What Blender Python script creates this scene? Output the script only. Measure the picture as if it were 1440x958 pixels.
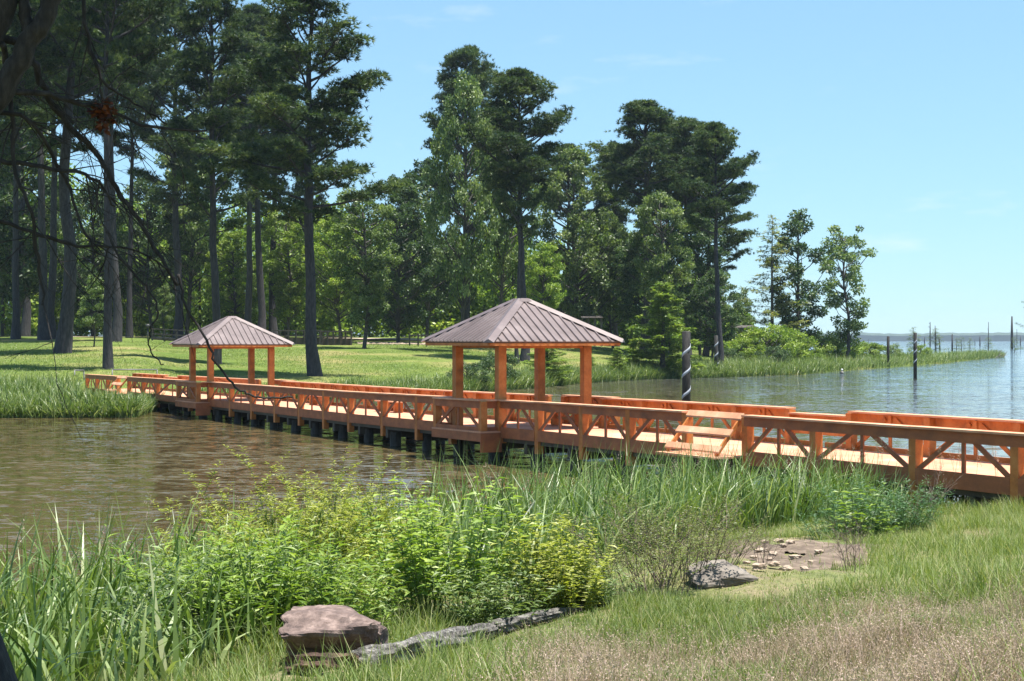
import bpy, math, random
import numpy as np
from mathutils import Vector, noise as mnoise
R = math.radians
PI = math.pi
for o in list(bpy.data.objects):
    bpy.data.objects.remove(o)
S = bpy.context.scene
C = S.collection
# ------------------------------------------------------------ camera, sky, sun, exposure
EYE = 3.7
FPX = 2200.0
cd = bpy.data.cameras.new('camera'); cam = bpy.data.objects.new('camera', cd); C.objects.link(cam)
cd.sensor_width = 36.0; cd.lens = 36.0*FPX/1440.0; cd.clip_start = .05; cd.clip_end = 30000
cam.location = (0, 0, EYE); cam.rotation_euler = (R(90) + math.atan(-1.0/FPX), 0, 0)
S.camera = cam
SUN_EL, SUN_AZ = 77.0, 108.0          # azimuth from +Y towards +X
sx, sy, sz = math.cos(R(SUN_EL))*math.sin(R(SUN_AZ)), math.cos(R(SUN_EL))*math.cos(R(SUN_AZ)), math.sin(R(SUN_EL))
w = bpy.data.worlds.new("World"); S.world = w; w.use_nodes = True
nt = w.node_tree; bg = nt.nodes['Background']
sky = nt.nodes.new('ShaderNodeTexSky'); sky.sky_type = 'NISHITA'; sky.sun_disc = False
sky.sun_elevation = R(SUN_EL); sky.sun_rotation = R(SUN_AZ)
sky.air_density = 1.0; sky.dust_density = .05; sky.ozone_density = 2.2; sky.altitude = 0
tint = nt.nodes.new('ShaderNodeMix'); tint.data_type = 'RGBA'; tint.blend_type = 'MULTIPLY'; tint.inputs[0].default_value = 1
tint.inputs[7].default_value = (.72, 1.06, 1.30, 1)
gam = nt.nodes.new('ShaderNodeGamma'); gam.inputs[1].default_value = .5; nt.links.new(sky.outputs[0], gam.inputs[0])
nt.links.new(gam.outputs[0], tint.inputs[6])
wc = nt.nodes.new('ShaderNodeTexCoord'); wm = nt.nodes.new('ShaderNodeMapping'); wm.inputs['Scale'].default_value = (5, 5, 22); wm.inputs['Location'].default_value = (1.3, 0, .4)
wn = nt.nodes.new('ShaderNodeTexNoise'); wn.inputs['Scale'].default_value = 2.2; wn.inputs['Detail'].default_value = 7; wn.inputs['Roughness'].default_value = .6
wr = nt.nodes.new('ShaderNodeMapRange'); wr.inputs[1].default_value = .60; wr.inputs[2].default_value = .80; wr.inputs[3].default_value = 0; wr.inputs[4].default_value = .28
nt.links.new(wc.outputs['Generated'], wm.inputs[0]); nt.links.new(wm.outputs[0], wn.inputs['Vector']); nt.links.new(wn.outputs[0], wr.inputs[0])
cl = nt.nodes.new('ShaderNodeMix'); cl.data_type = 'RGBA'; cl.inputs[7].default_value = (3.3, 3.4, 3.5, 1)
nt.links.new(wr.outputs[0], cl.inputs[0]); nt.links.new(tint.outputs[2], cl.inputs[6]); nt.links.new(cl.outputs[2], bg.inputs[0]); bg.inputs[1].default_value = .138
sd = bpy.data.lights.new('sun', 'SUN'); sun = bpy.data.objects.new('sun', sd); C.objects.link(sun)
sd.energy = 5.0; sd.angle = R(.55); sd.color = (1, .955, .88)
sun.rotation_euler = Vector((-sx, -sy, -sz)).to_track_quat('-Z', 'Y').to_euler()
S.view_settings.view_transform = 'Standard'; S.view_settings.look = 'None'
S.view_settings.exposure = 1.3; S.view_settings.gamma = 1
try:
    S.cycles.max_bounces = 8; S.cycles.diffuse_bounces = 3; S.cycles.transparent_max_bounces = 6
    S.cycles.transmission_bounces = 3; S.cycles.volume_bounces = 0; S.cycles.use_denoising = True
    S.cycles.sample_clamp_indirect = 6
except Exception: pass

# ------------------------------------------------------------ helpers
def fast_mesh(name, V, F, mats, tint=None, smooth=False, mi=None):
    """F: list of (M,k) int arrays"""
    if isinstance(F, np.ndarray): F = [F]
    F = [np.asarray(f, dtype=np.int32) for f in F if len(f)]
    me = bpy.data.meshes.new(name)
    V = np.asarray(V, dtype=np.float32)
    me.vertices.add(len(V)); me.vertices.foreach_set('co', V.ravel())
    loops = np.concatenate([f.ravel() for f in F])
    tot = np.concatenate([np.full(len(f), f.shape[1], dtype=np.int32) for f in F])
    st = np.concatenate([[0], np.cumsum(tot)[:-1]]).astype(np.int32)
    me.loops.add(len(loops)); me.loops.foreach_set('vertex_index', loops)
    me.polygons.add(len(tot)); me.polygons.foreach_set('loop_start', st)
    try: me.polygons.foreach_set('loop_total', tot)
    except Exception: pass
    for m in (mats if isinstance(mats, (list, tuple)) else [mats]): me.materials.append(m)
    if mi is not None: me.polygons.foreach_set('material_index', np.asarray(mi, dtype=np.int32))
    me.polygons.foreach_set('use_smooth', np.full(len(tot), smooth, dtype=bool))
    if tint is not None:
        a = me.attributes.new('tint', 'FLOAT', 'POINT'); a.data.foreach_set('value', np.asarray(tint, dtype=np.float32))
    me.update(calc_edges=True); me.validate()
    return me
def link(name, me, parent=None):
    o = bpy.data.objects.new(name, me); C.objects.link(o)
    if parent: o.parent = parent
    return o
def empty(name, loc=(0, 0, 0), rz=0):
    o = bpy.data.objects.new(name, None); C.objects.link(o); o.location = loc; o.rotation_euler = (0, 0, rz); o.empty_display_size = .2
    return o
def tag(o, label=None, cat=None, group=None, kind=None):
    if label: o['label'] = label
    if cat: o['category'] = cat
    if group: o['group'] = group
    if kind: o['kind'] = kind
    return o
class MB:
    def __init__(s): s.v = []; s.q = []; s.t = []; s.n = 0
    def hexa(s, p):          # p: 4 bottom pts ccw then 4 top pts
        p = [tuple(x) for x in p]
        a_, b_, c_ = Vector(p[1])-Vector(p[0]), Vector(p[3])-Vector(p[0]), Vector(p[4])-Vector(p[0])
        if a_.cross(b_).dot(c_) < 0: p = [p[0], p[3], p[2], p[1], p[4], p[7], p[6], p[5]]
        n = s.n; s.v += p; s.n += 8
        for f in ((3,2,1,0),(4,5,6,7),(0,1,5,4),(1,2,6,5),(2,3,7,6),(3,0,4,7)): s.q.append([n+i for i in f])
    def box(s, x0, x1, y0, y1, z0, z1):
        s.hexa([(x0,y0,z0),(x1,y0,z0),(x1,y1,z0),(x0,y1,z0),(x0,y0,z1),(x1,y0,z1),(x1,y1,z1),(x0,y1,z1)])
    def beam(s, a, b, wd, ht, up=(0,0,1)):
        a = Vector(a); b = Vector(b); d = (b-a).normalized(); u = Vector(up); sd_ = d.cross(u).normalized(); u = sd_.cross(d).normalized()
        P = []
        for q in (a, b):
            for (i, j) in ((-1,-1),(1,-1),(1,1),(-1,1)): P.append(q + sd_*(i*wd/2) + u*(j*ht/2))
        s.hexa(P)
    def tube(s, pts, rad, n=6, cap=True):
        pts = [Vector(p) for p in pts]; base = s.n
        ref = Vector((0.123, 0.31, .9)).normalized()
        for i, p in enumerate(pts):
            d = (pts[min(i+1, len(pts)-1)] - pts[max(i-1, 0)])
            if d.length < 1e-9: d = Vector((0,0,1))
            d.normalize()
            x = d.cross(ref)
            if x.length < .05: x = d.cross(Vector((1,0,0)))
            x.normalize(); y = d.cross(x)
            for k in range(n):
                a = 2*PI*k/n
                s.v.append(tuple(p + (x*math.cos(a) + y*math.sin(a))*rad[i]))
        for i in range(len(pts)-1):
            for k in range(n):
                s.q.append([base+i*n+k, base+i*n+(k+1)%n, base+(i+1)*n+(k+1)%n, base+(i+1)*n+k])
        s.n += n*len(pts)
        if cap:
            for i in (0, len(pts)-1):
                s.v.append(tuple(pts[i])); c = s.n; s.n += 1
                for k in range(n):
                    t = [base+i*n+k, base+i*n+(k+1)%n, c]; s.t.append(t if i else t[::-1])
    def mesh(s, name, mat, smooth=False):
        F = []
        if s.q: F.append(np.array(s.q))
        if s.t: F.append(np.array(s.t))
        return fast_mesh(name, np.array(s.v), F, mat, smooth=smooth)
    def build(s, name, mat, parent=None, smooth=False): return link(name, s.mesh(name, mat, smooth), parent)

# ------------------------------------------------------------ materials
def newmat(name):
    m = bpy.data.materials.new(name); m.use_nodes = True
    t = m.node_tree; b = t.nodes['Principled BSDF']; return m, t, b
def ramp(t, fac, stops):
    r = t.nodes.new('ShaderNodeValToRGB'); el = r.color_ramp.elements
    while len(el) < len(stops): el.new(.5)
    for e, (p, c) in zip(el, stops): e.position = p; e.color = (*c, 1)
    t.links.new(fac, r.inputs[0]); return r
def noise_tex(t, scale, detail=4, rough=.55, vec=None, dist=0):
    n = t.nodes.new('ShaderNodeTexNoise'); n.inputs['Scale'].default_value = scale; n.inputs['Detail'].default_value = detail
    n.inputs['Roughness'].default_value = rough; n.inputs['Distortion'].default_value = dist
    if vec is not None: t.links.new(vec, n.inputs['Vector'])
    return n
def coords(t, kind='Object', scale=(1,1,1), rot=(0,0,0)):
    c = t.nodes.new('ShaderNodeTexCoord'); mp = t.nodes.new('ShaderNodeMapping'); mp.inputs['Scale'].default_value = scale
    mp.inputs['Rotation'].default_value = rot
    t.links.new(c.outputs[kind], mp.inputs[0]); return mp.outputs[0]
def mixc(t, fac, a, b, mode='MIX'):
    m = t.nodes.new('ShaderNodeMix'); m.data_type = 'RGBA'; m.blend_type = mode
    for i, v in ((0, fac), (6, a), (7, b)):
        if isinstance(v, (int, float)): m.inputs[i].default_value = v
        elif isinstance(v, tuple): m.inputs[i].default_value = (*v, 1)
        else: t.links.new(v, m.inputs[i])
    return m.outputs[2]
def bump(t, b, h, strength=.3, dist=.02):
    n = t.nodes.new('ShaderNodeBump'); n.inputs['Strength'].default_value = strength; n.inputs['Distance'].default_value = dist
    t.links.new(h, n.inputs['Height']); t.links.new(n.outputs[0], b.inputs['Normal']); return n
def noisy(name, cols, scale=(1,1,1), ns=3, rough=.8, bs=.3, bd=.02, kind='Object', detail=6):
    m, t, b = newmat(name); v = coords(t, kind, scale); n = noise_tex(t, ns, detail, .6, v)
    k = len(cols); r = ramp(t, n.outputs[0], [(.3+.4*i/(k-1), c) for i, c in enumerate(cols)])
    t.links.new(r.outputs[0], b.inputs['Base Color']); b.inputs['Roughness'].default_value = rough
    if bs: bump(t, b, n.outputs[0], bs, bd)
    return m
def leafmat(name, cols, trans=.35, rough=.45, spec=.35, tcol=None):
    m, t, b = newmat(name)
    a = t.nodes.new('ShaderNodeAttribute'); a.attribute_name = 'tint'
    oi = t.nodes.new('ShaderNodeObjectInfo')
    k = len(cols); r = ramp(t, a.outputs['Fac'], [(i/(k-1), c) for i, c in enumerate(cols)])
    hs = t.nodes.new('ShaderNodeHueSaturation'); t.links.new(r.outputs[0], hs.inputs['Color'])
    mr = t.nodes.new('ShaderNodeMapRange'); mr.inputs[3].default_value = .90; mr.inputs[4].default_value = 1.14
    t.links.new(oi.outputs['Random'], mr.inputs[0]); t.links.new(mr.outputs[0], hs.inputs['Value'])
    t.links.new(hs.outputs[0], b.inputs['Base Color']); b.inputs['Roughness'].default_value = rough
    b.inputs['Specular IOR Level'].default_value = spec
    tr = t.nodes.new('ShaderNodeBsdfTranslucent')
    tc = mixc(t, 1.0, hs.outputs[0], tcol or (1.25, 1.35, .5), 'MULTIPLY'); t.links.new(tc, tr.inputs[0])
    mx = t.nodes.new('ShaderNodeMixShader'); mx.inputs[0].default_value = trans
    t.links.new(b.outputs[0], mx.inputs[1]); t.links.new(tr.outputs[0], mx.inputs[2])
    t.links.new(mx.outputs[0], t.nodes['Material Output'].inputs[0]); return m
M = {}
M['needle'] = leafmat('pine_needles', [(.014,.032,.019), (.044,.076,.034), (.115,.155,.060), (.24,.27,.11)], .3, .5, .25)
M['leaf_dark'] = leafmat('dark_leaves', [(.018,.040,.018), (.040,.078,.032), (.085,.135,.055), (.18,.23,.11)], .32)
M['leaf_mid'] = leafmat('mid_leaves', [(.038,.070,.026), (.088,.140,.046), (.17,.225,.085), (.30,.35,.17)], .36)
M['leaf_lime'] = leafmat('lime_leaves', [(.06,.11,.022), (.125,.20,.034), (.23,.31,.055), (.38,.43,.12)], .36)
M['leaf_blue'] = leafmat('bluish_leaves', [(.03,.08,.03), (.06,.13,.05), (.10,.19,.09), (.17,.27,.13)], .3)
M['leaf_sparse'] = leafmat('pale_cypress_leaves', [(.09,.12,.05), (.17,.20,.08), (.28,.29,.12), (.40,.34,.18)], .4)
M['feather'] = leafmat('feathery_yellow_leaves', [(.12,.16,.03), (.22,.26,.045), (.34,.36,.07), (.46,.44,.14)], .4)
M['reed'] = leafmat('reed_blades', [(.03,.062,.014), (.080,.135,.030), (.175,.235,.07), (.38,.40,.22)], .3, .42, .5)
M['grassblade'] = leafmat('grass_blades', [(.06,.10,.022), (.105,.155,.038), (.17,.215,.06), (.33,.31,.16)], .33, .5, .3)
M['dryblade'] = leafmat('dry_grass_blades', [(.14,.15,.06), (.25,.21,.13), (.39,.295,.235), (.54,.41,.37)], .3, .8, .1, (1.1,1.0,.8))
M['twigleaf'] = leafmat('brown_twig_leaves', [(.06,.09,.02), (.12,.16,.035), (.18,.19,.06), (.22,.15,.09)], .35)
M['rust_leaf'] = leafmat('rust_leaves', [(.06,.018,.010), (.11,.03,.012), (.18,.05,.016)], .2)
M['bark_pine'] = noisy('pine_bark', [(.016,.015,.017), (.034,.032,.036), (.065,.060,.062)], (5,5,.9), 2.5, .9, .9, .08)
M['bark_grey'] = noisy('grey_bark', [(.03,.027,.025), (.06,.055,.05), (.11,.10,.09)], (6,6,1.2), 3, .9, .8, .05)
M['bark_dark'] = noisy('dark_bark', [(.010,.008,.007), (.022,.018,.016), (.045,.038,.034)], (9,9,3), 4, .9, .8, .02)
M['twig'] = noisy('twig_bark', [(.07,.05,.04), (.14,.10,.08), (.24,.19,.16)], (4,4,4), 6, .9, .2, .005)
M['stem_green'] = noisy('green_stem', [(.06,.10,.02), (.10,.15,.03)], (4,4,4), 6, .7, 0)
def wood_paint(name, cols, scale, bs=.25):
    m, t, b = newmat(name); v = coords(t, 'Object', scale)
    n = noise_tex(t, 1.5, 7, .62, v); n2 = noise_tex(t, 22, 3, .5, v)
    r = ramp(t, n.outputs[0], [(.28, cols[0]), (.5, cols[1]), (.72, cols[2])])
    c = mixc(t, .25, r.outputs[0], n2.outputs[0], 'SOFT_LIGHT')
    t.links.new(c, b.inputs['Base Color']); b.inputs['Roughness'].default_value = .62; b.inputs['Specular IOR Level'].default_value = .3
    bump(t, b, n2.outputs[0], bs, .006); return m
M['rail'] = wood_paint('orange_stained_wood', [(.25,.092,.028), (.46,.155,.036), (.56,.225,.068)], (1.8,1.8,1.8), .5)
M['rail_shade'] = wood_paint('shaded_outer_boards', [(.20,.072,.034), (.31,.10,.040), (.42,.14,.050)], (1.5,1.5,2.5))  # darker copy of the rail stain: shade on outer faces put into colour
M['cap'] = wood_paint('pale_cap_boards', [(.44,.20,.11), (.60,.29,.16), (.72,.42,.27)], (1,1,1))  # paler than the rail stain; used on caps, slats and bench seats
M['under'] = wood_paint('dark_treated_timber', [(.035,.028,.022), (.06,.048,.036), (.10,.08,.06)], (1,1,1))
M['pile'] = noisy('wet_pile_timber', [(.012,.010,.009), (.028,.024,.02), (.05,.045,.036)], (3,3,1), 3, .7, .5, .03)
M['greywood'] = noisy('weathered_grey_wood', [(.10,.09,.08), (.19,.17,.15), (.30,.28,.25)], (3,3,1), 3, .85, .4, .02)
# deck planks
def deckmat():
    m, t, b = newmat('deck_planks'); v = coords(t, 'Object', (1,1,1), (0,0,-R(27.7)))
    wv = t.nodes.new('ShaderNodeTexWave'); wv.wave_type = 'BANDS'; wv.bands_direction = 'Y'; wv.wave_profile = 'SAW'
    wv.inputs['Scale'].default_value = 2.17
    t.links.new(v, wv.inputs[0])
    r = ramp(t, wv.outputs[1], [(0, (0,0,0)), (.05, (1,1,1)), (.95, (1,1,1)), (1, (0,0,0))])
    n = noise_tex(t, .8, 6, .6, v); c = ramp(t, n.outputs[0], [(.3, (.44,.21,.13)), (.55, (.60,.29,.175)), (.75, (.68,.38,.26))])
    cc = mixc(t, 1.0, c.outputs[0], mixc(t, r.outputs[0], (.6,.55,.5), (1.,1.,1.)), 'MULTIPLY')
    t.links.new(cc, b.inputs['Base Color']); b.inputs['Roughness'].default_value = .75; b.inputs['Specular IOR Level'].default_value = .2
    return m
M['deck'] = deckmat()
def roofmat():
    m, t, b = newmat('brown_metal_roof'); v = coords(t, 'Object'); n = noise_tex(t, 1.2, 6, .65, v)
    r = ramp(t, n.outputs[0], [(.3, (.11,.082,.078)), (.55, (.155,.118,.113)), (.75, (.225,.18,.172))])
    t.links.new(r.outputs[0], b.inputs['Base Color']); b.inputs['Metallic'].default_value = .15; b.inputs['Roughness'].default_value = .42
    return m
M['roof'] = roofmat()
M['roof_rib'] = noisy('roof_seam', [(.06,.04,.04), (.10,.07,.07)], (2,2,2), 3, .5, 0)
M['rock'] = noisy('red_brown_rock', [(.055,.037,.032), (.13,.088,.074), (.27,.195,.165)], (1,1,1), 11, .85, .9, .03, detail=10)
M['slab'] = noisy('grey_slab_rock', [(.07,.058,.05), (.14,.12,.10), (.22,.19,.16)], (1,1,1), 6, .85, .6, .02)
M['stone'] = noisy('pale_stone', [(.20,.145,.10), (.32,.245,.18), (.42,.34,.26)], (1,1,1), 8, .85, .5, .01)
M['logbark'] = noisy('log_bark', [(.014,.012,.011), (.13,.12,.11), (.38,.36,.33)], (2.2,9,9), 2.4, .9, 1.0, .08)
M['rot'] = noisy('rotten_wood', [(.012,.008,.006), (.055,.028,.018), (.20,.13,.09)], (1,1,1), 16, .95, 1, .04)
M['white'] = noisy('white_paint', [(.6,.6,.6), (.78,.78,.78)], (1,1,1), 5, .6, 0)
M['stripe'] = noisy('grey_spiral_band', [(.28,.30,.34), (.40,.43,.48)], (1,1,1), 5, .7, 0)
M['darkmetal'] = noisy('dark_metal', [(.03,.03,.03), (.06,.06,.06)], (1,1,1), 5, .5, 0)
M['galv'] = noisy('galvanised_pipe', [(.12,.115,.105), (.18,.175,.165)], (1,1,1), 5, .5, 0)

# ------------------------------------------------------------ ground shapes
def interp(x, xs, ys): return np.interp(x, xs, ys)
KF = (np.array([-3000,-900,0,190,228,250,300,450,580,660,760,830,900,1000,1130,1250,1330,1400,1412])-720)/FPX
YF = np.array([60,72,74.5,75,84,90,95,98,103,110,121,136,145,153,166,208,247,322,335.])
KB = (np.array([1040,1085,1130,1180,1250,1330,1400,1412])-720)/FPX
YB = np.array([700,520,330,300,300,310,333,336.])
GD = np.array([-40,-5,0,2,15,45,75,110,150,400.]); GZ = np.array([-2.5,-.8,0,.35,1.0,2.2,3.1,4.15,4.5,4.6])
def far_z(X, Y):
    X = np.asarray(X, float); Y = np.asarray(Y, float)
    k = X/np.maximum(Y, 1)
    yf = interp(k, KF, YF); yb = interp(k, KB, YB, ) ; yb = np.where(k < KB[0], 760, yb)
    d = np.minimum(Y-yf, (yb-Y)*.5)
    d = np.where(k > (1412-720)/FPX, -30, d)
    z = interp(d, GD, GZ)
    lim = interp(k, (np.array([-2000,760,900,960,1020,1060,1100,1200])-720)/FPX, np.array([9,9,3.6,2.4,1.8,1.5,.9,.5]))
    z = np.where(z > 0, lim*np.tanh(z/lim*1.0), z) if True else z
    p_ = k*FPX+720; low = interp(p_, [60, 112, 250, 300], [9, .15, .15, 9]) + np.clip((Y-97)/7, 0, 9)
    z = np.where(z > 0, np.minimum(z, low), z)
    z = np.where((z > .0), np.where(lim > 8, np.maximum(z, 0)*1.0, z), z)
    return z
XS = np.array([-60,-20,-10,-6,-4,-2.5,-1,0,2,4.5,7,10,14,25,60.]); YS = np.array([6,10,14.5,17,19.5,21.5,23.5,25,28.5,30.5,32,33.5,38,60,75.])
RR = np.array([-3,-.6,-.12,0,.05,.15,.33,.48,.64,.76,1.,3]); RZ = np.array([-3,-1.2,-.4,0,.22,.55,.92,1.22,1.62,2.0,2.1,2.3])
def near_z(X, Y):
    X = np.asarray(X, float); Y = np.asarray(Y, float)
    r = 1 - Y/interp(X, XS, YS); return interp(r, RR, RZ) + .05*np.sin(X*1.7+Y*.9)*np.clip(r*6, 0, 1) + .03*np.sin(X*4.1-Y*3.3)*np.clip(r*6, 0, 1)
def near_hit(px, py):
    """world point of the near bank seen at a photo pixel"""
    k = (px-720)/FPX; Y = np.arange(5, 45, .02); z = near_z(k*Y, Y); yy = 478 + FPX*(EYE-z)/Y
    i = np.argmax(yy <= py); return Vector((k*Y[i], Y[i], z[i]))
def far_hit(px, py, y0=62):
    k = (px-720)/FPX; Y = np.arange(y0, 600, .25); z = np.maximum(far_z(k*Y, Y), 0); yy = 478 + FPX*(EYE-z)/Y
    i = np.argmax(yy <= py)
    if yy[i] > py: i = int(np.argmin(np.abs(Y-230)))
    return Vector((k*Y[i], Y[i], z[i]))
def at(px, py, Y): return Vector(((px-720)/FPX*Y, Y, EYE + (478-py)/FPX*Y))

def grid_mesh(name, XX, YY, ZZ, mat):
    n, m = XX.shape; V = np.stack([XX, YY, ZZ], -1).reshape(-1, 3)
    i = np.arange(n-1)[:, None]*m + np.arange(m-1)[None]; F = np.stack([i, i+1, i+m+1, i+m], -1).reshape(-1, 4)
    return fast_mesh(name, V, F, mat, smooth=True)
# lawn material
def lawnmat():
    m, t, b = newmat('lawn_grass'); v = coords(t, 'Object')
    n1 = noise_tex(t, .09, 5, .6, v); n2 = noise_tex(t, 1.3, 6, .7, v); n3 = noise_tex(t, 9, 4, .7, v)
    c1 = ramp(t, n1.outputs[0], [(.33, (.09,.14,.03)), (.5, (.14,.18,.045)), (.66, (.27,.235,.10))])
    c2 = ramp(t, n2.outputs[0], [(.3, (.55,.62,.55)), (.7, (1.3,1.25,1.3))])
    c3 = ramp(t, n3.outputs[0], [(.3, (.6,.65,.6)), (.7, (1.35,1.3,1.35))])
    c = mixc(t, 1., mixc(t, 1., c1.outputs[0], c2.outputs[0], 'MULTIPLY'), c3.outputs[0], 'MULTIPLY')
    t.links.new(c, b.inputs['Base Color']); b.inputs['Roughness'].default_value = .95; b.inputs['Specular IOR Level'].default_value = .05
    bump(t, b, n3.outputs[0], .8, .15); return m
def bankmat():
    m, t, b = newmat('bank_soil_and_grass'); v = coords(t, 'Object')
    n1 = noise_tex(t, .6, 5, .6, v); n2 = noise_tex(t, 12, 6, .7, v)
    c1 = ramp(t, n1.outputs[0], [(.35, (.085,.12,.025)), (.52, (.15,.15,.05)), (.66, (.24,.18,.11))])
    c2 = ramp(t, n2.outputs[0], [(.3, (.5,.5,.5)), (.7, (1.3,1.3,1.3))])
    t.links.new(mixc(t, 1., c1.outputs[0], c2.outputs[0], 'MULTIPLY'), b.inputs['Base Color']); b.inputs['Roughness'].default_value = .95
    bump(t, b, n2.outputs[0], .8, .04); return m
ks = np.concatenate([np.linspace(-3, -.45, 60), np.linspace(-.44, .36, 420)])
yr = np.concatenate([np.arange(56, 130, 1.0), np.arange(130, 360, 2.5), np.geomspace(362, 800, 40)])
KK, YY = np.meshgrid(ks, yr, indexing='ij'); XX = KK*YY; ZZ = far_z(XX, YY)
ZZ = ZZ + np.where(ZZ > .3, .06*np.sin(XX*.23+YY*.11) + .05*np.sin(XX*.51-YY*.37), 0)
tag(link('lawn', grid_mesh('lawn', XX, YY, ZZ, lawnmat())), 'far shore rising in mown green lawn', kind='structure')
gx = np.arange(-60, 60.1, .3); gy = np.concatenate([np.arange(-60, 4, 2.), np.arange(4, 62, .3)])
XX, YY = np.meshgrid(gx, gy, indexing='ij'); ZZ = near_z(XX, YY)
rs = np.random.RandomState(3); ZZ = ZZ + rs.normal(0, .012, ZZ.shape)
tag(link('ground', grid_mesh('ground', XX, YY, ZZ, bankmat())), 'near bank of soil and rough grass', kind='structure')
# water
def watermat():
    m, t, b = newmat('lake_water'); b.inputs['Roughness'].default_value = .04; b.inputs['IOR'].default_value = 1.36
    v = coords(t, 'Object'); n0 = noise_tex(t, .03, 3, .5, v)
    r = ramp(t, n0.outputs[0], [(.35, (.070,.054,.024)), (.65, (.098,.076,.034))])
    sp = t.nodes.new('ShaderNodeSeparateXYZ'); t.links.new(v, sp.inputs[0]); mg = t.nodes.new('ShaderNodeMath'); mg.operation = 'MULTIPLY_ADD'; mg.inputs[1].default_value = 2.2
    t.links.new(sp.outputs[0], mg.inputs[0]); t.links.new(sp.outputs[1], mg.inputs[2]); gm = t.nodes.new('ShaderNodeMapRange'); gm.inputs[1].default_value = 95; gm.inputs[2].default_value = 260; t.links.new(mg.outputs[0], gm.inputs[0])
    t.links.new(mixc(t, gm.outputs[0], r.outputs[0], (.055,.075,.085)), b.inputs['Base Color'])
    def nv(scale, mp_, rot, k_, det=2):
        vv = coords(t, 'Object', mp_, (0, 0, R(rot))); nn = noise_tex(t, scale, det, .55, vv, .2)
        sb = t.nodes.new('ShaderNodeVectorMath'); sb.operation = 'SUBTRACT'; sb.inputs[1].default_value = (.5, .5, .5); t.links.new(nn.outputs[1], sb.inputs[0])
        ml = t.nodes.new('ShaderNodeVectorMath'); ml.operation = 'MULTIPLY'; ml.inputs[1].default_value = (k_*.6, k_, 0); t.links.new(sb.outputs[0], ml.inputs[0]); return ml.outputs[0]
    ad = t.nodes.new('ShaderNodeVectorMath'); ad.operation = 'ADD'; t.links.new(nv(1.3, (.6, 1.0, 1), 6, .62), ad.inputs[0]); t.links.new(nv(3.9, (.65, 1.0, 1), -10, 1.0), ad.inputs[1])
    v3 = coords(t, 'Object', (1.0, .7, 1)); g = noise_tex(t, .11, 3, .6, v3)
    gr = t.nodes.new('ShaderNodeMapRange'); gr.inputs[1].default_value = .40; gr.inputs[2].default_value = .60; gr.inputs[3].default_value = .42; gr.inputs[4].default_value = 1.3
    t.links.new(g.outputs[0], gr.inputs[0]); sc = t.nodes.new('ShaderNodeVectorMath'); sc.operation = 'SCALE'; t.links.new(ad.outputs[0], sc.inputs[0]); t.links.new(gr.outputs[0], sc.inputs['Scale'])
    up = t.nodes.new('ShaderNodeVectorMath'); up.operation = 'ADD'; up.inputs[1].default_value = (0, 0, 1); t.links.new(sc.outputs[0], up.inputs[0])
    nz = t.nodes.new('ShaderNodeVectorMath'); nz.operation = 'NORMALIZE'; t.links.new(up.outputs[0], nz.inputs[0]); t.links.new(nz.outputs[0], b.inputs['Normal']); return m
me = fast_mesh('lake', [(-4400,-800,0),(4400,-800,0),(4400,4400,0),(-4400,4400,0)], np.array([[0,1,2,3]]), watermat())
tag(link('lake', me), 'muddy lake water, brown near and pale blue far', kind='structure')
# distant shore
def strip(name, R0, h, seed, mat, a0, a1):
    rs = np.random.RandomState(seed); n = 500; a = np.linspace(a0, a1, n)
    x = np.linspace(0, 60, n); hh = h*(.8 + .22*np.interp(x, np.arange(61), rs.rand(61)) + .10*rs.rand(n))
    V = []
    for i in range(n):
        s_, c_ = math.sin(a[i]), math.cos(a[i])
        for (rr, z) in ((R0, -1), (R0, hh[i]*.7), (R0+30, hh[i]), (R0+200, hh[i]*.9)): V.append((rr*s_, rr*c_, z))
    F = [[i*4+j, (i+1)*4+j, (i+1)*4+j+1, i*4+j+1] for i in range(n-1) for j in range(3)]
    return fast_mesh(name, V, np.array(F), mat)
tag(link('hills', strip('hills', 4150, 21, 5, noisy('far_wooded_shore', [(.025,.045,.03), (.04,.065,.04)], (.02,.02,.02), 2, 1, 0), R(-42), R(42))), 'low wooded far shore on the horizon', kind='structure')

hm = bpy.data.materials.new('haze'); hm.use_nodes = True; ht = hm.node_tree; ht.nodes.clear()
ho = ht.nodes.new('ShaderNodeOutputMaterial'); hv = ht.nodes.new('ShaderNodeVolumePrincipled'); hv.inputs['Color'].default_value = (.72, .86, 1, 1)
hv.inputs['Density'].default_value = .00009; hv.inputs['Anisotropy'].default_value = .2; ht.links.new(hv.outputs[0], ho.inputs['Volume'])
mbh = MB(); mbh.box(-4600, 4600, -1000, 4700, -4, 60); hz = mbh.build('haze', hm); tag(hz, 'thin summer haze over the lake', 'haze', kind='stuff')
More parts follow.
